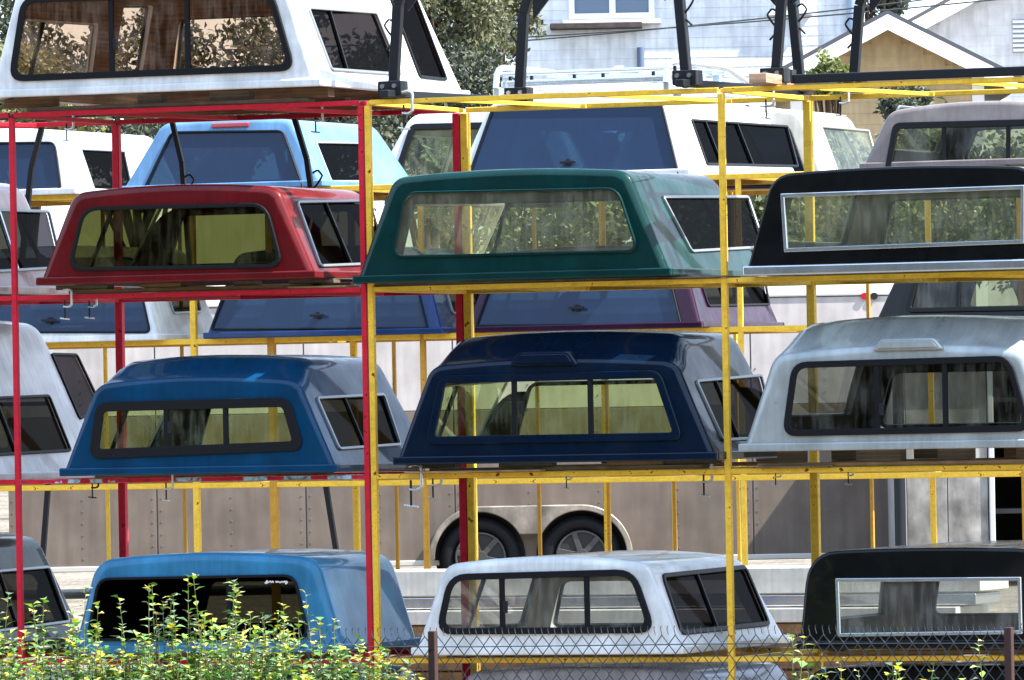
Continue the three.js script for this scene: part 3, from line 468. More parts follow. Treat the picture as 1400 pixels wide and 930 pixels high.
// ---------------------------------------------------------------- black ladder racks
function hook(g, p, s) { part(g, 'hook', tube([p, p.clone().add(V3(s * 0.03, 0.03, 0)), p.clone().add(V3(s * 0.06, 0.075, 0)), p.clone().add(V3(s * 0.035, 0.105, 0)), p.clone().add(V3(s * 0.005, 0.09, 0))], 0.006, 14, 5), mat.blackSteel); part(g, 'hook', tube([p, p.clone().add(V3(s * 0.03, -0.03, 0)), p.clone().add(V3(s * 0.05, -0.05, 0))], 0.006, 8, 5), mat.blackSteel); }
function hoop(g, xl, xr, d, base, h, lean, w, plain) {     // local frame: x along the rack, z = -depth
  const z = -d, cr = 0.1, pl = V3(xl, base, z), pr = V3(xr, base, z), tl = V3(xl + lean, base + h, z), tr = V3(xr - lean, base + h, z);
  const post = (a, b, s) => { const bend = a.clone().lerp(b, 0.72).add(V3(-s * 0.035, 0, 0)); part(g, 'upright', boxUV(join([squareBar(a, bend, w), squareBar(bend, b, w * 0.995)])), mat.blackSteel); };
  post(pl, tl, 1); post(pr, tr, -1);
  part(g, 'cross_bar', boxUV(squareBar(tl, tr, w)), mat.blackSteel);
  if (!plain) for (const [t, s] of [[tl, 1], [tr, -1]]) { const sh = roundPoly([V2(0, 0), V2(s * 0.17, 0), V2(0, -0.2)], 0.01); if (s < 0) sh.reverse(); const q = slab(sh, null, 0.012); q.translate(t.x, t.y - w / 2, z + 0.02); part(g, 'gusset', q, mat.blackSteel); }
  for (const x of [xl, xr]) { part(g, 'foot_bracket', boxUV(new RoundedBoxGeometry(0.13, 0.075, 0.1, 1, 0.006).translate(x, base + 0.05, z)), mat.blackSteel); for (const dx of [-0.035, 0.03]) part(g, 'bolt', new THREE.CylinderGeometry(0.012, 0.012, 0.014, 8).rotateX(Math.PI / 2).translate(x + dx, base + 0.06, z + 0.055), mat.chrome); }
  hook(g, V3(xl + lean * 0.45 - w * 0.5, base + h * 0.45, z), -1); hook(g, V3(xr - lean * 0.45 + w * 0.5, base + h * 0.55, z), 1);
}
function squareBar(a, b, w) { const d = b.clone().sub(a), L = d.length(), g = new RoundedBoxGeometry(w, L, w, 1, w * 0.12); const y = d.normalize(), z = V3(0, 0, 1), x = V3(0, 0, 0).crossVectors(y, z).normalize(); g.applyMatrix4(new THREE.Matrix4().makeBasis(x, y, V3(0, 0, 0).crossVectors(x, y))); const c = a.clone().add(b).multiplyScalar(0.5); return g.translate(c.x, c.y, c.z); }
function ladderRack(label, d0, d1, y, pxF, pxB, h, lean, w, group) {
  const g = thing('ladder_rack', label, 'ladder rack', group), mid = rk((pxF[0] + pxF[1]) / 2, 300, d0).x;
  g.position.copy(fromRack(mid, y, 0)); g.rotation.y = -TH;
  const X = (px, d) => rk(px, pxF[2] ?? 110, d).x - mid;
  const f0 = X(pxF[0], d0), f1 = X(pxF[1], d0), b0 = pxB ? X(pxB[0], d1) : f0, b1 = pxB ? X(pxB[1], d1) : f1;
  hoop(g, f0, f1, d0, 0.0, h, lean, w, !d1); if (d1) hoop(g, b0, b1, d1, 0.0, h, lean, w);
  if (d1) for (const [a, b] of [[f0, b0], [f1, b1]]) part(g, 'base_rail', boxUV(bar2(V3(a, 0.02, -d0 + 0.12), V3(b, 0.02, -d1 - 0.12), 0.05, 0.038)), mat.blackSteel);
  if (d1) for (const [a, b] of [[f0 + lean, b0 + lean], [f1 - lean, b1 - lean]]) part(g, 'top_rail', boxUV(bar2(V3(a, h + w / 2 + 0.02, -d0 + 0.1), V3(b, h + w / 2 + 0.02, -d1 - 0.1), 0.04, 0.04)), mat.blackSteel);
  return g;
}
const LR = 'black ladder racks';
ladderRack('black steel ladder rack standing over the green canopy on top shelf', 0.02, DEPTH - 0.04, onShelf(0) + 0.004, [537, 940], [709, 1095], 0.66, 0.1, 0.05, LR);
ladderRack('black steel ladder rack on top shelf before the tan gable', 0.12, DEPTH - 0.04, onShelf(0) + 0.004, [1060, 1470], [1166, 1560], 0.62, 0.11, 0.048, LR);
ladderRack('black ladder rack hoop behind the dark red canopy', DEPTH + 0.035, 0, onShelf(1) + 0.002, [24, 445, 395], null, 0.985, 0.18, 0.028, LR);
ladderRack('black ladder rack hoop between the rose and red canopies', DEPTH + 0.07, 0, onShelf(1) + 0.002, [-160, 262, 395], null, 0.985, 0.11, 0.026, LR);
{ const g = thing('black_rail', 'long black steel rail lying on the top yellow shelf', 'rail'); const x0 = rk(1086, 115).x, x1 = rk(1480, 105).x; g.position.copy(fromRack((x0 + x1) / 2, onShelf(0) + 0.004, 0)); g.rotation.y = -TH; part(g, 'tube', boxUV(new RoundedBoxGeometry(x1 - x0, 0.045, 0.05, 1, 0.006).translate(0, 0.023, 0.0)), mat.blackSteel); for (const s of [-1, 1]) part(g, 'end_plate', boxUV(new RoundedBoxGeometry(0.008, 0.07, 0.07, 1, 0.002).translate(s * ((x1 - x0) / 2 + 0.004), 0.036, 0)), mat.blackSteel); }
{ const g = thing('timber_block', 'sawn pale timber block lying across the top yellow shelf', 'timber'); const p = rk(1045, 106); g.position.copy(fromRack(p.x, onShelf(0) + 0.002, 0.3)); g.rotation.y = -TH + 0.1; part(g, 'beam', boxUV(new RoundedBoxGeometry(0.09, 0.05, 1.1, 1, 0.004).translate(0, 0.026, 0)), M([0.6, 0.42, 0.33], { map: woodT, roughness: 0.85 })); }
{ const g = thing('leaning_pole', 'dark steel pole leaning beneath the blue canopy before grey trailer', 'pole'); const a = rk(50, 733, BD + 1), b = rk(66, 664, BD + 1); const A = fromRack(a.x, a.y - 0.55, BD + 1), B = fromRack(b.x, b.y + 0.02, BD + 1); part(g, 'tube', boxUV(bar(A, B, 0.035)), mat.blackSteel); part(g, 'foot', boxUV(new RoundedBoxGeometry(0.1, 0.02, 0.1, 1, 0.004).translate(A.x, A.y + 0.01, A.z)), mat.blackSteel); }
{ const g = thing('leaning_pole', 'dark steel pole leaning beside the red post before grey trailer', 'pole'); const a = rk(463, 747, BD + 1), b = rk(445, 664, BD + 1); const A = fromRack(a.x + 0.06, a.y - 0.55, BD + 1), B = fromRack(b.x, b.y + 0.02, BD + 1); part(g, 'tube', boxUV(bar(A, B, 0.035)), mat.blackSteel); part(g, 'foot', boxUV(new RoundedBoxGeometry(0.1, 0.02, 0.1, 1, 0.004).translate(A.x, A.y + 0.01, A.z)), mat.blackSteel); }

// ---------------------------------------------------------------- clamps gripping the shelves
function clamp3(px, level, d, size, label, m = mat.zinc, turn = 0) {
  const g = thing('screw_clamp', label, 'clamp', 'screw clamps on the shelf beams'); const x = rk(px, 500, d).x, s = size * 0.88;
  g.position.copy(fromRack(x, LV[level], d)); g.rotation.y = -TH + turn;
  const fr = tube([V3(-0.035 * s, 0.05 * s, 0.02), V3(0, 0.055 * s, 0.02), V3(0.028 * s, 0.045 * s, 0.02), V3(0.03 * s, 0, 0.02), V3(0.028 * s, -0.055 * s, 0.02), V3(0, -0.068 * s, 0.02), V3(-0.035 * s, -0.065 * s, 0.02)], 0.0085 * s, 30, 6); fr.scale(1, 1, 1.3);
  part(g, 'frame', fr, m);
  part(g, 'screw', new THREE.CylinderGeometry(0.006 * s, 0.006 * s, 0.13 * s, 7).translate(-0.028 * s, -0.085 * s, 0.026), mat.blackSteel);
  part(g, 'handle', new THREE.CylinderGeometry(0.006 * s, 0.006 * s, 0.075 * s, 7).rotateZ(1.45).translate(-0.028 * s, -0.15 * s, 0.026), m);
}
const CL = [[568, 2, 0, 1.15, 'white screw clamp beside the red and yellow posts on third shelf', 'alu'], [596, 2, 0.5, 0.9, 'small screw clamp over the trailer wheel arch', 'zinc'], [232, 2, 0, 0.8, 'screw clamp under the bright blue canopy', 'zinc'], [130, 2, 0.6, 0.7, 'screw clamp near the left red post under blue canopy', 'blackSteel'], [968, 2, 0.5, 0.95, 'screw clamp below the right end of the navy canopy', 'zinc'], [1064, 2, 0.4, 0.6, 'small screw clamp below left end of silver canopy', 'zinc'], [1164, 2, 0.6, 0.6, 'small screw clamp below silver canopy window', 'zinc'], [778, 2, 0.6, 0.6, 'small screw clamp above the trailer fender', 'zinc'],
  [98, 1, 0, 0.85, 'screw clamp under the left corner of the red canopy', 'zinc'], [130, 1, 0.4, 0.8, 'second screw clamp under the red canopy', 'chrome'], [568, 0, 0, 1.05, 'grey screw clamp on top shelf at the white canopy tail', 'alu'], [1062, 0, 0.9, 0.85, 'screw clamp hanging before the tall white canopy tail', 'zinc'], [1163, 0, 0.9, 0.85, 'screw clamp hanging before the cream canopy', 'zinc'], [104, 0, 0.9, 0.8, 'screw clamp hanging before the white hatch canopy', 'zinc'], [445, 0, 0.9, 0.8, 'screw clamp hanging before the sky blue canopy roof', 'zinc']];
for (const [px, lv, d, s, lab, m] of CL) clamp3(px, lv, d, s, lab, mat[m], rr(-0.2, 0.2));

// ---------------------------------------------------------------- planks and rails piled in the aisle
{
  const d = 4.2, x0 = rk(495, 800, d).x, x1 = rk(1345, 800, d).x, gy = groundY(d); let y = gy; const NB = 10;
  const tones = [mat.greyWood, mat.wood, mat.greyWood, mat.paleWood, mat.wood, mat.greyWood, mat.paleWood, paint([0.75, 0.74, 0.7]), mat.alu, paint([0.8, 0.79, 0.74])];
  const lab = ['lowest grey plank of the pile in the aisle', 'brown plank lying on the lowest grey one', 'weathered grey plank low in the pile', 'pale plank midway in the aisle pile', 'brown plank above the pale one in the pile', 'grey plank under the upper pale plank', 'upper pale plank in the aisle pile', 'white painted board under the aluminium rail', 'aluminium rail lying near top of the pile', 'thick white board topping the aisle pile'];
  const hs = [0.06, 0.04, 0.05, 0.035, 0.06, 0.05, 0.04, 0.05, 0.04, 0.09], top = rk(560, 778, d).y, tot = hs.reduce((a, b) => a + b), k = (top - gy) / tot;
  for (let i = 0; i < NB; i++) { const h = hs[i] * k, g = thing('stacked_plank', lab[i], 'plank', 'planks piled in the aisle'); g.position.copy(fromRack((x0 + x1) / 2 + rr(-0.1, 0.1), y + h / 2, d + rr(-0.05, 0.05))); g.rotation.y = -TH; part(g, 'plank', boxUV(new RoundedBoxGeometry(x1 - x0 - rr(0, 0.3), h * 0.9, 0.5 + rr(-0.1, 0.1), 1, 0.006)), tones[i]); y += h; if (i < NB - 1) part(g, 'spacer', boxUV(new THREE.BoxGeometry(0.1, h * 0.12, 0.3).translate(-0.8, h * 0.5, 0)), mat.wood); }
}

// ---------------------------------------------------------------- grey cargo trailer
{
  const D = 66, t = thing('cargo_trailer', 'long grey riveted cargo trailer with tandem wheels behind the racks', 'trailer');
  const a = at(12, 762, D), b = at(1235, 770, D), top = at(660, 384, D).y, bot = at(660, 767, D).y, g0 = bot - 0.3;
  t.position.set((a.x + b.x) / 2, 0, -D); const W = b.x - a.x, H = top - bot;
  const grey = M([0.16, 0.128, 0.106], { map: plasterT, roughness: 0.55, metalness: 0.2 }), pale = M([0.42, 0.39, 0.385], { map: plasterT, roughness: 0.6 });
  part(t, 'body', boxUV(new THREE.BoxGeometry(W - 0.02, H - 0.02, 2.3).translate(0, (top + bot) / 2, -1.17)), M([0.25, 0.24, 0.23]));
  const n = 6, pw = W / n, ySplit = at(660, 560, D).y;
  for (let i = 0; i < n; i++) {
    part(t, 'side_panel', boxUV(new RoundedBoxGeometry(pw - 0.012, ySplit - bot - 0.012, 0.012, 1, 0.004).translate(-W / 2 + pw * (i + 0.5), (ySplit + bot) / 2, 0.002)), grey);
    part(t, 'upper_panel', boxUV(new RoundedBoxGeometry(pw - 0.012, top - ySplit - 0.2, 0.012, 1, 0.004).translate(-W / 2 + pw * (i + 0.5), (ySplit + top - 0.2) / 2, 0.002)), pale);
    const rv = []; for (let r = 0; r < 16; r++) for (const q of [0.03, 0.5, 0.97]) rv.push(new THREE.CylinderGeometry(0.007, 0.008, 0.005, 6).rotateX(Math.PI / 2).translate(-W / 2 + pw * (i + q), bot + 0.08 + r * 0.105, 0.011));
    part(t, 'rivets', join(rv), M([0.14, 0.115, 0.1], { roughness: 0.6 }), 'stuff');
  }
  part(t, 'roof_rail', boxUV(new RoundedBoxGeometry(W + 0.02, 0.2, 0.06, 2, 0.02).translate(0, top - 0.09, 0)), M([0.75, 0.74, 0.72], { roughness: 0.4 }));
  part(t, 'sill', boxUV(new RoundedBoxGeometry(W, 0.05, 0.05, 1, 0.01).translate(0, bot - 0.01, 0)), M([0.5, 0.48, 0.45], { metalness: 0.5, roughness: 0.5 }));
  for (const [px, py] of [[1182, 405], [1195, 405]]) { const p = at(px, py, D); part(t, 'marker_light', new THREE.CylinderGeometry(0.032, 0.032, 0.03, 14).rotateX(Math.PI / 2).translate(p.x - t.position.x, p.y, 0.02), px < 1190 ? mat.brake : mat.blackSteel); }
  // double fender and wheels
  const c1 = at(657, 762, D), c2 = at(795, 760, D), cx1 = c1.x - t.position.x, cx2 = c2.x - t.position.x, wy = (c1.y + c2.y) / 2, R = 0.36, fr = 0.43;
  const s = new THREE.Shape(); s.moveTo(cx1 - fr - 0.03, wy - 0.12); s.absarc(cx1, wy, fr + 0.015, Math.PI, Math.PI / 2, true); s.lineTo(cx2, wy + fr + 0.015); s.absarc(cx2, wy, fr + 0.015, Math.PI / 2, 0, true); s.lineTo(cx2 + fr + 0.015, wy - 0.12); s.lineTo(cx2 + fr - 0.02, wy - 0.12);
  s.absarc(cx2, wy, fr - 0.02, 0, Math.PI * 0.83, false); s.absarc(cx1, wy, fr - 0.02, Math.PI * 0.17, Math.PI, false); s.lineTo(cx1 - fr - 0.03, wy - 0.12);
  part(t, 'fender', boxUV(new THREE.ExtrudeGeometry(s, { depth: 0.22, bevelEnabled: true, bevelSize: 0.008, bevelThickness: 0.008, bevelSegments: 1, curveSegments: 24 }).translate(0, 0, 0.02)), M([0.42, 0.38, 0.34], { map: stain, metalness: 0.5, roughness: 0.5 }));
  for (const cx of [cx1, cx2]) {
    const w = part(t, 'wheel', new THREE.CylinderGeometry(R * 0.62, R * 0.62, 0.18, 28).rotateX(Math.PI / 2).translate(cx, wy, 0.08), M([0.02, 0.02, 0.02], { roughness: 0.5 }));
    part(w, 'tyre', new THREE.TorusGeometry(R * 0.8, R * 0.22, 14, 40).scale(1, 1, 1.1).translate(cx, wy, 0.08), mat.rubber);
    const sp = []; for (let i = 0; i < 6; i++) sp.push(new RoundedBoxGeometry(0.05, R * 0.5, 0.02, 1, 0.005).translate(0, R * 0.34, 0).rotateZ(i * Math.PI / 3 + 0.3).translate(cx, wy, 0.175));
    sp.push(new THREE.CylinderGeometry(0.06, 0.07, 0.05, 14).rotateX(Math.PI / 2).translate(cx, wy, 0.18), new THREE.TorusGeometry(R * 0.6, 0.012, 6, 30).translate(cx, wy, 0.175));
    part(w, 'rim', boxUV(join(sp)), M([0.07, 0.07, 0.07], { metalness: 0.6, roughness: 0.45 }));
    const well = new THREE.CylinderGeometry(fr - 0.03, fr - 0.03, 0.02, 30).rotateX(Math.PI / 2).translate(cx, wy, 0.012); part(t, 'wheel_well', well, mat.rubber);
  }
  // stained white metal shed with dark opening at its right
  const sh = thing('metal_shed', 'stained white metal shed with dark open doorway beside the trailer', 'shed'), p0 = at(1240, 700, 64), p1 = at(1352, 700, 64), p2 = at(1460, 700, 64), gy2 = at(1300, 800, 64).y, tt = at(1300, 500, 64).y;
  sh.position.set((p0.x + p2.x) / 2, 0, -64); const X = (p) => p.x - sh.position.x, hh = tt - gy2, ym = (tt + gy2) / 2;
  part(sh, 'side_wall', boxUV(new THREE.BoxGeometry(0.06, hh, 2).translate(X(p0) - 0.03, ym, -1)), pale); part(sh, 'side_wall', boxUV(new THREE.BoxGeometry(0.06, hh, 2).translate(X(p2) + 0.03, ym, -1)), pale);
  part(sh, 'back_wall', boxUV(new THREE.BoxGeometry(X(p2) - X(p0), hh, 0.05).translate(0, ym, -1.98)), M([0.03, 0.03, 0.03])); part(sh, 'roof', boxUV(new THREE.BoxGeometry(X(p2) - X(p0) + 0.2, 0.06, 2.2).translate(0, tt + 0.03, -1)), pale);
  for (let i = 0; i < 2; i++) { const w = (X(p1) - X(p0)) / 2; part(sh, 'front_panel', boxUV(new RoundedBoxGeometry(w - 0.006, hh, 0.03, 1, 0.004).translate(X(p0) + w * (i + 0.5), ym, -0.015)), M([0.36, 0.36, 0.36], { map: stain, roughness: 0.5, metalness: 0.2 })); }
  part(sh, 'door_post', boxUV(new RoundedBoxGeometry(0.05, hh, 0.06, 1, 0.01).translate(X(p1) + 0.03, ym, 0)), M([0.4, 0.4, 0.4]));
  part(sh, 'drain_pipe', new THREE.CylinderGeometry(0.05, 0.05, hh, 10).translate(X(p0) - 0.06, ym, 0.05), mat.blackSteel);
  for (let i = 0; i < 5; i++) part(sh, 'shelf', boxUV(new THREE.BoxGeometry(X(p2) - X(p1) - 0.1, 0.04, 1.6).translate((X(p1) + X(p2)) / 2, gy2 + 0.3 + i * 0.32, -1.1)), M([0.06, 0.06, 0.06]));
}

// ---------------------------------------------------------------- houses on the rise behind
function siding(parent, x0, x1, y0, y1, z, pitch, m, clipFn) {
  for (let y = y0; y < y1; y += pitch) {
    let a = x0, b = x1; if (clipFn) { const r = clipFn(y, y + pitch); if (!r) continue; [a, b] = r; }
    const g = new THREE.BoxGeometry(b - a, pitch + 0.02, 0.018); g.rotateX(-0.05); part(parent, 'siding_board', boxUV(g.translate((a + b) / 2, y + pitch / 2, z)), m[Math.floor(rnd() * m.length)]);
  }
}
{
  const D = 120, P = (px, py) => { const p = at(px, py, D); return p; };
  const h = thing('house', 'pale blue clapboard house with white framed window behind the racks', 'house'), gy = 3.0, l = P(520, 100), r = P(1182, 100), tp = P(800, -160).y;
  h.position.set((l.x + r.x) / 2, 0, -D); const hx = h.position.x, W = r.x - l.x;
  const sd = [[0.78, 0.8, 0.82], [0.8, 0.82, 0.84], [0.76, 0.79, 0.82]].map((c) => M(c, { map: plasterT, roughness: 0.8 }));
  part(h, 'wall', boxUV(new THREE.BoxGeometry(W, tp - gy, 6).translate(0, (tp + gy) / 2, -3.03)), M([0.55, 0.6, 0.66]));
  siding(h, -W / 2, W / 2, P(800, 230).y, P(800, -60).y, 0.01, 0.16, sd);
  const trim = M([0.8, 0.81, 0.82], { roughness: 0.6 });
  part(h, 'corner_board', boxUV(new THREE.BoxGeometry(0.16, tp - gy, 0.08).translate(W / 2 - 0.06, (tp + gy) / 2, 0.01)), trim);
  part(h, 'downpipe', new THREE.CylinderGeometry(0.1, 0.1, tp - gy, 10).translate(P(1165, 10).x - hx, (tp + gy) / 2, 0.12), M([0.28, 0.36, 0.48], { roughness: 0.5 }));
  for (const [px0, px1, py0, py1, mid] of [[778, 893, -75, 27, 837], [1058, 1100, -60, 14, 1079]]) {
    const a = P(px0, py1), b = P(px1, py0), w = b.x - a.x, hh = b.y - a.y, cx = (a.x + b.x) / 2 - hx, cy = (a.y + b.y) / 2;
    const win = part(h, 'window', boxUV(slab([V2(-w / 2, -hh / 2), V2(w / 2, -hh / 2), V2(w / 2, hh / 2), V2(-w / 2, hh / 2)], [V2(-w / 2 + 0.09, -hh / 2 + 0.09), V2(-w / 2 + 0.09, hh / 2 - 0.09), V2(w / 2 - 0.09, hh / 2 - 0.09), V2(w / 2 - 0.09, -hh / 2 + 0.09)], 0.09).translate(cx, cy, 0.0)), trim);
    const mx = P(mid, 0).x - hx;
    for (const [xa, xb] of [[cx - w / 2 + 0.08, mx - 0.05], [mx + 0.05, cx + w / 2 - 0.08]]) part(win, 'pane', new THREE.BoxGeometry(xb - xa, hh - 0.16, 0.02).translate((xa + xb) / 2, cy, 0.035), M([0.12, 0.17, 0.24], { roughness: 0.05 }));
    part(win, 'mullion', new THREE.BoxGeometry(0.1, hh - 0.16, 0.05).translate(mx, cy, 0.05), trim);
    part(win, 'sill', new THREE.BoxGeometry(w + 0.2, 0.07, 0.2).translate(cx, a.y - 0.05, 0.1), trim);
  }
  const a = P(752, 42), b = P(878, 31); part(h, 'flower_box', boxUV(new RoundedBoxGeometry(b.x - a.x, b.y - a.y, 0.35, 1, 0.02).translate((a.x + b.x) / 2 - hx, (a.y + b.y) / 2, 0.2)), M([0.09, 0.08, 0.09], { roughness: 0.9, map: woodT }));
  const vp = P(876, 80); part(h, 'vent_pipe', new THREE.CylinderGeometry(0.06, 0.06, 0.35, 8).translate(vp.x - hx, vp.y, 0.09), M([0.1, 0.14, 0.22]));
  part(h, 'roof', boxUV(new THREE.BoxGeometry(W + 1, 0.25, 7.5).translate(0, tp + 0.12, -3)), M([0.08, 0.08, 0.09], { roughness: 0.9 }));
}
function gable(label, D, apex, left, right, wallM, trimM, roofM, trimPx, vent) {
  const P = (px, py) => at(px, py, D), h = thing('house', label, 'house'), A = P(...apex), L = P(...left), R = P(...right), gy = 2.5, z = -D;
  h.position.set(A.x, 0, z); const slopeL = (A.y - L.y) / (A.x - L.x), slopeR = (A.y - R.y) / (R.x - A.x), sl = (slopeL + slopeR) / 2, tw = trimPx * D / FOCAL, ov = 0.55;
  const half = Math.max(A.x - L.x, R.x - A.x), hw = half - 0.5, eave = A.y - sl * half;
  const wy = (x) => A.y - 0.12 - sl * Math.abs(x);
  const pts = [V2(-hw, gy), V2(hw, gy), V2(hw, wy(hw)), V2(0, wy(0)), V2(-hw, wy(hw))];
  part(h, 'wall', boxUV(slab(pts, null, 7).translate(0, 0, -7)), wallM);
  const boards = []; const pitch = 0.17;
  siding(h, -hw, hw, at(apex[0], 200, D).y, A.y - 0.2, 0.012, pitch, [wallM], (y0, y1) => { const w = Math.min(hw, (A.y - 0.14 - y1) / sl); return w > 0.05 ? [-w, w] : null; });
  for (const s of [-1, 1]) {
    const e = V2(s * half, eave), up = V2(0, A.y), q = [V2(0, A.y), V2(s * half, eave), V2(s * half, eave - tw), V2(0, A.y - tw)]; if (s > 0) q.reverse();
    part(h, 'barge_board', boxUV(slab(q, null, 0.08).translate(0, 0, ov - 0.08)), trimM);
    const q2 = [V2(0, A.y + 0.07), V2(s * (half + 0.15), eave + 0.07 - 0.15 * sl), V2(s * (half + 0.15), eave - 0.15 * sl + 0.004), V2(0, A.y + 0.004)]; if (s > 0) q2.reverse();
    part(h, 'roof', boxUV(slab(q2, null, 7.5 + ov).translate(0, 0, -7.5)), roofM);
    const q3 = [V2(0, A.y - 0.004), V2(s * half, eave - 0.004), V2(s * half, eave - 0.05), V2(0, A.y - 0.05)]; if (s > 0) q3.reverse();
    part(h, 'soffit', boxUV(slab(q3, null, ov - 0.09).translate(0, 0, 0.005)), trimM);
    part(h, 'corner_board', boxUV(new THREE.BoxGeometry(0.18, wy(hw) - gy - 0.05, 0.06).translate(s * (hw - 0.06), (wy(hw) + gy) / 2 - 0.03, 0.02)), trimM);
  }
  if (vent) { const a = P(vent[0], vent[3]), b = P(vent[1], vent[2]); const v = part(h, 'vent', boxUV(new THREE.BoxGeometry(b.x - a.x, b.y - a.y, 0.05).translate((a.x + b.x) / 2 - A.x, (a.y + b.y) / 2, 0.03)), M([0.25, 0.27, 0.3])); const n = 7; for (let i = 0; i < n; i++) part(v, 'louvre', new THREE.BoxGeometry(b.x - a.x, 0.03, 0.06).rotateX(0.5).translate((a.x + b.x) / 2 - A.x, a.y + (b.y - a.y) * (i + 0.5) / n, 0.07), trimM); }
  return h;
}
gable('tan house with white barge boards and low gable roof', 112, [1211, 22], [1048, 112], [1388, 108], M([0.5, 0.38, 0.22], { map: plasterT, roughness: 0.9 }), M([0.8, 0.8, 0.8], { roughness: 0.6 }), M([0.07, 0.075, 0.09], { roughness: 0.9 }), 21);
gable('white house with louvre vent in its gable above the tan one', 124, [1440, -75], [1215, 45], [1665, 40], M([0.72, 0.72, 0.74], { map: plasterT, roughness: 0.85 }), M([0.82, 0.82, 0.82], { roughness: 0.6 }), M([0.09, 0.09, 0.1], { roughness: 0.9 }), 20, [1385, 1420, 26, 72]);

// overhead cables between poles that stand outside the view
for (const [a, b, lab] of [[[620, 62], [1480, -30], 'upper dark power cable crossing before the pale blue house'], [[560, 58], [1480, -14], 'lower dark power cable crossing before the pale blue house']]) {
  const A = at(...a, 100), B = at(...b, 96), g = thing('power_cable', lab, 'cable', 'overhead power cables');
  const pts = []; for (let i = 0; i <= 12; i++) { const t = i / 12 * 1.0; const p = A.clone().lerp(B, t * 1.6 - 0.3); p.y -= 0.18 * (1 - (2 * t - 1) ** 2) - 0.1; pts.push(p); }
  part(g, 'cable', tube(pts, 0.011, 40, 5), M([0.05, 0.06, 0.06]));
}

// ---------------------------------------------------------------- foliage
function leafSheet(list) {              // [pos, dir, up, size, colour]
  const pos = [], nor = [], col = [], uv = [], idx = []; let n = 0;
  const s = V3(0, 0, 0), N = V3(0, 0, 0);
  for (const [p, d, u, len, wid, c] of list) {
    s.crossVectors(d, u).normalize(); N.crossVectors(s, d).normalize();
    const v = [p, p.clone().addScaledVector(d, len * 0.45).addScaledVector(s, wid).addScaledVector(N, wid * 0.35), p.clone().addScaledVector(d, len).addScaledVector(N, -len * 0.12), p.clone().addScaledVector(d, len * 0.45).addScaledVector(s, -wid).addScaledVector(N, wid * 0.35), p.clone().addScaledVector(d, len * 0.5)];
    for (const q of v) { pos.push(q.x, q.y, q.z); nor.push(N.x, N.y, N.z); col.push(...c); uv.push(0, 0); }
    idx.push(n, n + 1, n + 4, n + 1, n + 2, n + 4, n + 2, n + 3, n + 4, n + 3, n, n + 4); n += 5;
  }
  const g = new THREE.BufferGeometry(); g.setAttribute('position', new THREE.Float32BufferAttribute(pos, 3)); g.setAttribute('normal', new THREE.Float32BufferAttribute(nor, 3)); g.setAttribute('color', new THREE.Float32BufferAttribute(col, 3)); g.setAttribute('uv', new THREE.Float32BufferAttribute(uv, 2)); g.setIndex(idx); g.computeVertexNormals(); return g;
}
const leafM = new THREE.MeshPhysicalMaterial({ vertexColors: true, roughness: 0.85, transmission: 0.42, side: THREE.DoubleSide });
const rdir = () => { const z = rr(-1, 1), a = rr(0, Math.PI * 2), r = Math.sqrt(1 - z * z); return V3(r * Math.cos(a), z, r * Math.sin(a)); };
function taper(pts, r0, r1, seg = 10, rad = 7) { const g = new THREE.TubeGeometry(new THREE.CatmullRomCurve3(pts), seg, 1, rad, false), p = g.attributes.position, c = new THREE.CatmullRomCurve3(pts); for (let i = 0; i <= seg; i++) { const q = c.getPointAt(i / seg), r = r0 + (r1 - r0) * i / seg; for (let j = 0; j <= rad; j++) { const k = i * (rad + 1) + j; p.setXYZ(k, q.x + (p.getX(k) - q.x) * r, q.y + (p.getY(k) - q.y) * r, q.z + (p.getZ(k) - q.z) * r); } } return g; }
const barkM = M([0.14, 0.1, 0.075], { map: woodT, roughness: 0.95 });
function tree(name, label, px, py, D, rx_, ry_, n, leaf, tones, group, rz = rx_) {
  const c = at(px, py, D), gy = groundY(toRack(c).z), t = thing(name, label, 'tree', group); t.position.set(c.x, gy, c.z); const H = c.y - gy;
  const limbs = [taper([V3(0, -0.05, 0), V3(0.1, H * 0.35, 0.05), V3(-0.05, H * 0.75, 0), V3(0.05, H + ry_ * 0.4, 0)], 0.06 + H * 0.012, 0.025)];
  const clumps = [];
  for (let i = 0; i < 46; i++) { const d = rdir(), k = Math.cbrt(rnd()) * rr(0.75, 1.0); clumps.push([V3(d.x * rx_ * k, H + d.y * ry_ * k, d.z * rz * k), rr(0.2, 0.36) * Math.min(rx_, ry_)]); }
  for (let i = 0; i < 14; i++) { const e = clumps[i * 3][0], s = V3(0, H * rr(0.45, 0.9), 0); limbs.push(taper([s, s.clone().lerp(e, 0.5).add(V3(0, 0.15, 0)), e], 0.05, 0.012, 6, 5)); }
  part(t, 'trunk', join(limbs), barkM);
  const list = [];
  for (let i = 0; i < n; i++) { const [cc, r] = clumps[Math.floor(rnd() * clumps.length)], d = rdir().multiplyScalar(r * Math.cbrt(rnd()) * 1.15), tone = tones[Math.floor(rnd() * tones.length)], b = rr(0.7, 1.25); list.push([cc.clone().add(d), rdir(), rdir(), leaf * rr(0.7, 1.3), leaf * 0.27, tone.map((v) => v * b)]); }
  part(t, 'crown', leafSheet(list), leafM, 'stuff');
}
const olive = [[0.085, 0.1, 0.035], [0.12, 0.13, 0.04], [0.06, 0.075, 0.03], [0.15, 0.15, 0.06]], dkg = [[0.03, 0.05, 0.025], [0.045, 0.065, 0.03], [0.025, 0.04, 0.022], [0.06, 0.075, 0.03]];
const TB = 'trees beyond the rear rack';
tree('broadleaf_tree', 'tall olive green tree before the pale blue house', 600, 20, 98, 1.0, 1.35, 15000, 0.085, olive, TB);
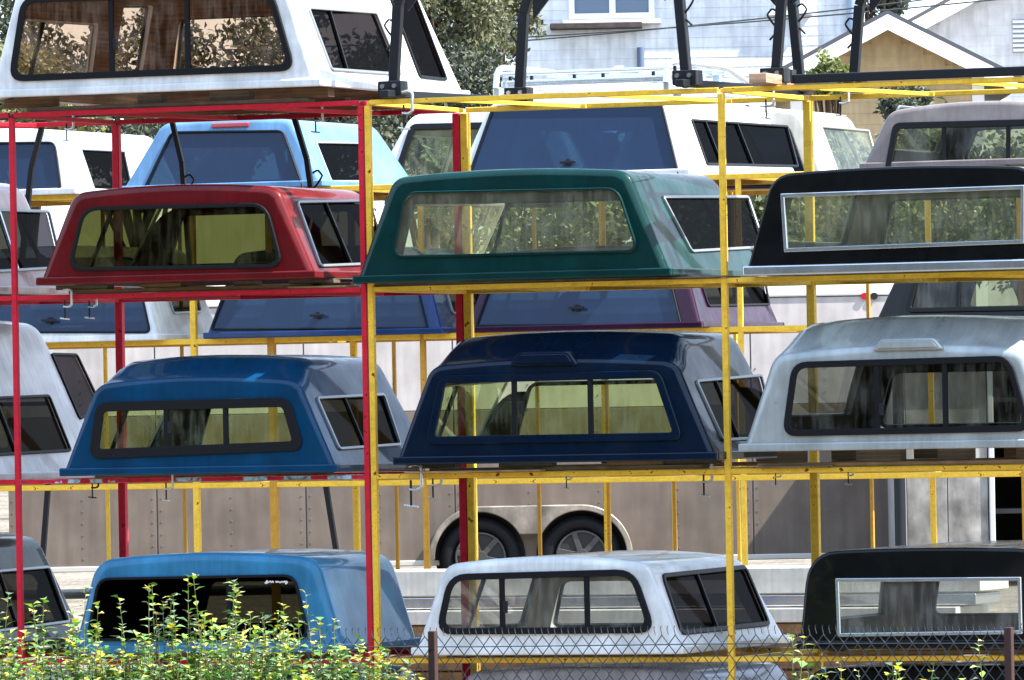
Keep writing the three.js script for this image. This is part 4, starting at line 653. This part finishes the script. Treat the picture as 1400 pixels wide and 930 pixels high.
tree('broadleaf_tree', 'slender olive tree with loose twigs before the pale blue house', 682, 8, 100, 0.55, 0.75, 5000, 0.08, [...olive, [0.14, 0.11, 0.05]], TB);
tree('broadleaf_tree', 'dark leafy tree below the tall olive one', 585, 150, 92, 1.25, 0.95, 13000, 0.085, dkg, TB);
tree('broadleaf_tree', 'dark leafy tree behind the top shelf white canopy', 400, 150, 90, 1.5, 1.2, 9000, 0.11, dkg, TB);
tree('broadleaf_tree', 'dark tree behind the sky blue canopy', 190, 150, 91, 1.5, 1.15, 9000, 0.11, dkg, TB);
tree('broadleaf_tree', 'dark tall tree left of the big white canopy', -60, 40, 95, 1.6, 1.9, 8000, 0.13, dkg, TB);
tree('broadleaf_tree', 'yellow green tree glimpsed behind the red post', 40, 165, 88, 0.9, 0.9, 5000, 0.11, [[0.16, 0.19, 0.04], [0.2, 0.18, 0.06], [0.08, 0.1, 0.03]], TB);
tree('broadleaf_tree', 'small yellow green bush before the tan house wall', 1134, 105, 100, 0.28, 0.3, 900, 0.1, [[0.18, 0.22, 0.04], [0.12, 0.15, 0.03]], TB);
tree('broadleaf_tree', 'dark bush below the tan house eave', 1235, 140, 100, 0.4, 0.3, 1400, 0.09, dkg, TB);
tree('broadleaf_tree', 'dark tree top between pale blue and tan houses', 1190, -12, 126, 0.9, 0.5, 2500, 0.14, dkg, TB);
for (const [i, px] of [700, 840, 980, 1120, 1270, 1420].entries()) tree('hedge_bush', ['green bush behind the clear window of the white framed canopy', 'green bush behind the tall white canopy', 'green bush behind the yellow post on the rise', 'green bush behind the cream canopy', 'green bush behind the taupe canopy', 'green bush at the far end of the rise'][i], px, 270 + (i % 2) * 14, 84, 1.0, 0.95, 5000, 0.11, [[0.1, 0.13, 0.04], [0.13, 0.16, 0.05], [0.06, 0.09, 0.03]], 'bushes along the rise');

// ---------------------------------------------------------------- chain link fence
{
  const d = -3.0, f = thing('chain_link_fence', 'low wire chain link fence with brown steel posts before the rack', 'fence'), gy = groundY(d) ;
  const topY = rk(760, 869, d).y, x0 = rk(330, 900, d).x, x1 = rk(1500, 900, d).x, cell = 0.0655, half = cell / 2, wire = M([0.05, 0.055, 0.07], { metalness: 0.3, roughness: 0.5 });
  f.position.copy(fromRack(x0, gy, d)); f.rotation.y = -TH;
  const H = topY - gy, vs = 0.045, rows = Math.floor(H / vs), n = Math.floor((x1 - x0) / half);
  const prism = (a, b, r) => { const L = a.distanceTo(b), g = new THREE.CylinderGeometry(r, r, L, 4, 1, true), q = new THREE.Quaternion().setFromUnitVectors(V3(0, 1, 0), b.clone().sub(a).normalize()); g.applyQuaternion(q); const c = a.clone().add(b).multiplyScalar(0.5); return g.translate(c.x, c.y, c.z); };
  const made = [];
  for (let v = 0; v < 2; v++) { const seg = []; for (let r = 0; r < rows; r++) { const s = (r + v) % 2 ? 1 : -1, y = H - r * vs; seg.push(prism(V3(-s * half * 0.52, y, s * 0.003), V3(s * half * 0.52, y - vs, -s * 0.003), 0.0023)); } seg.push(prism(V3(half * 0.5, H, 0), V3(half * 0.3, H + 0.028, 0), 0.002), prism(V3(half * 0.3, H + 0.028, 0), V3(half * 0.45, H + 0.04, 0.004), 0.002)); made.push(join(seg)); }
  for (let i = 0; i < n; i++) { const w = part(f, 'wire', made[i % 2], wire); w.position.set(i * half + (rnd() - 0.5) * 0.002, (rnd() - 0.5) * 0.003, 0); }
  part(f, 'tension_wire', tube([V3(0, H - 0.045, 0.006), V3((x1 - x0) * 0.3, H - 0.05, 0.008), V3((x1 - x0) * 0.6, H - 0.043, 0.006), V3(x1 - x0, H - 0.05, 0.006)], 0.0026, 60, 5), wire);
  for (const px of [592, 1380]) { const x = rk(px, 895, d - 0.03).x - x0; part(f, 'fence_post', boxUV(new RoundedBoxGeometry(0.036, H + 0.09, 0.04, 1, 0.005).translate(x, (H + 0.02) / 2 - 0.03, 0.03)), M([0.05, 0.028, 0.028], { map: rust, roughness: 0.8 })); }
}

// ---------------------------------------------------------------- flowering shrubs in front
function shrub(label, px, py, d, rad, stems, tones, group, len = [10, 22]) {
  const top = rk(px, py, d), gy = groundY(d) - 0.02, t = thing('leafy_shrub', label, 'shrub', group); t.position.copy(fromRack(top.x, gy, d)); const H = top.y - gy;
  const wood = [], leaves = [];
  for (let i = 0; i < stems; i++) {
    const a = rr(0, Math.PI * 2), r = rad * Math.sqrt(rnd()), h = H * (1 - 0.3 * (r / rad) ** 2) * (rnd() < 0.1 ? rr(1.0, 1.14) : rr(0.6, 1.0)), base = V3(Math.cos(a) * r * 0.45, 0, Math.sin(a) * r * 0.45), tip = V3(Math.cos(a) * r + rr(-0.05, 0.05), h, Math.sin(a) * r + rr(-0.05, 0.05)), mid = base.clone().lerp(tip, 0.55).add(V3(rr(-0.05, 0.05), 0.04, rr(-0.05, 0.05)));
    const cv = new THREE.CatmullRomCurve3([base, mid, tip]); wood.push(taper([base, mid, tip], 0.004, 0.0015, 6, 4));
    const n = Math.floor(rr(...len)), tone = tones[Math.floor(rnd() * tones.length)];
    for (let k = 0; k < n; k++) {
      const f = 1 - 0.5 * (k / n) * (k / n + 0.35), p = cv.getPointAt(clamp(f)), ph = k * 2.4 + i, tipness = k < n * 0.28 ? 1 : 0;
      const dd = V3(Math.cos(ph), rr(0.0, 0.7), Math.sin(ph)).normalize(), bb = rr(0.7, 1.25), c = tipness && rnd() < 0.36 ? [0.5, 0.48, 0.015] : tone;
      leaves.push([p, dd, V3(rr(-0.3, 0.3), 1, rr(-0.3, 0.3)).normalize(), rr(0.034, 0.075) * (tipness ? 0.75 : 1.25), rr(0.011, 0.023), c.map((v) => v * bb)]);
    }
    if (rnd() < 0.22) for (let k = 0; k < 6; k++) leaves.push([tip.clone(), V3(Math.cos(k * 1.05), 0.6, Math.sin(k * 1.05)).normalize(), V3(0, 1, 0), 0.018, 0.008, rnd() < 0.07 ? [0.7, 0.25, 0.05] : [0.7, 0.58, 0.05]]);
  }
  part(t, 'stems', join(wood), M([0.12, 0.13, 0.05], { roughness: 0.9 }), 'stuff'); part(t, 'foliage', leafSheet(leaves), leafM, 'stuff');
}
const gt = [[0.05, 0.2, 0.01], [0.09, 0.28, 0.012], [0.02, 0.09, 0.014], [0.2, 0.36, 0.014]];
const SG = 'leafy shrubs growing along the fence';
const sl_ = ['leafy shrub at the foot of the left red post', 'leafy shrub under the slate canopy side window', 'leafy shrub under the left corner of the light blue canopy', 'tall yellow tipped shrub before the light blue canopy window', 'bushy yellow green shrub before the light blue canopy middle', 'dense shrub with long sprigs before the light blue window divider', 'bright yellow tipped shrub before the light blue right corner', 'low leafy shrub beside the red and yellow posts', 'low leafy shrub left of the brown fence post'];
[[-10, 850, -3.5, 0.3], [55, 852, -3.8, 0.32], [125, 846, -3.6, 0.34], [205, 836, -3.7, 0.36], [285, 826, -3.5, 0.4], [350, 836, -3.8, 0.38], [420, 858, -3.6, 0.32], [478, 872, -3.5, 0.26], [545, 896, -3.6, 0.2]].forEach(([px, py, d, r], i) => shrub(sl_[i], px, py, d, r, 185, gt, SG, [14, 26]));
const sr_ = ['sparse leafy shrub by the white canopy tail at the fence', 'leafy shrub climbing the fence before the rounded black canopy', 'sprigged shrub before the lower aluminium window frame', 'low shrub under the aluminium window at the fence', 'low shrub beside the right brown fence post', 'tiny sprig at the fence below the white canopy'];
[[1092, 884, -3.3, 0.16, 22], [1140, 880, -3.3, 0.2, 30], [1212, 850, -3.3, 0.2, 24], [1270, 890, -3.4, 0.2, 26], [1330, 908, -3.4, 0.16, 20], [1030, 908, -3.3, 0.1, 10]].forEach(([px, py, d, r, n], i) => shrub(sr_[i], px, py, d, r, n, gt, SG, [8, 15]));

// street trees across the road, behind and beside the camera: what the shaded fronts mirror
{
  const spots = [[-12, -14], [-17, -8], [-20, -16], [-15, -2], [-22, -4], [-12, 4], [-26, -12], [-18, 6], [-28, 2], [-7, 9], [-2, 12], [4, 12], [-11, 13], [10, 9], [-24, 10], [15, 3], [-33, -8], [-34, 6], [20, -3], [-9, -20], [-14, -20], [-19, -22], [-27, -20], [-31, 14], [-16, 18], [0, 18], [8, 16]];
  let proto = null;
  for (const [x, z] of spots) {
    let t;
    if (!proto) { seed = 99; const was = scene.children.length; tree('street_tree', 'tall leafy street tree across the road from the rack', 700, -900, 20, 3.4, 4.6, 7000, 0.6, dkg, 'street trees across the road'); proto = t = scene.children[was]; }
    else { t = proto.clone(); t.name = numbered('street_tree'); scene.add(t); }
    t.position.set(x, -1.0, z); t.rotation.y = x * 1.7 + z; t.scale.setScalar(1 + 0.2 * Math.sin(x * 3 + z));
  }
}

renderer.render(scene, camera);
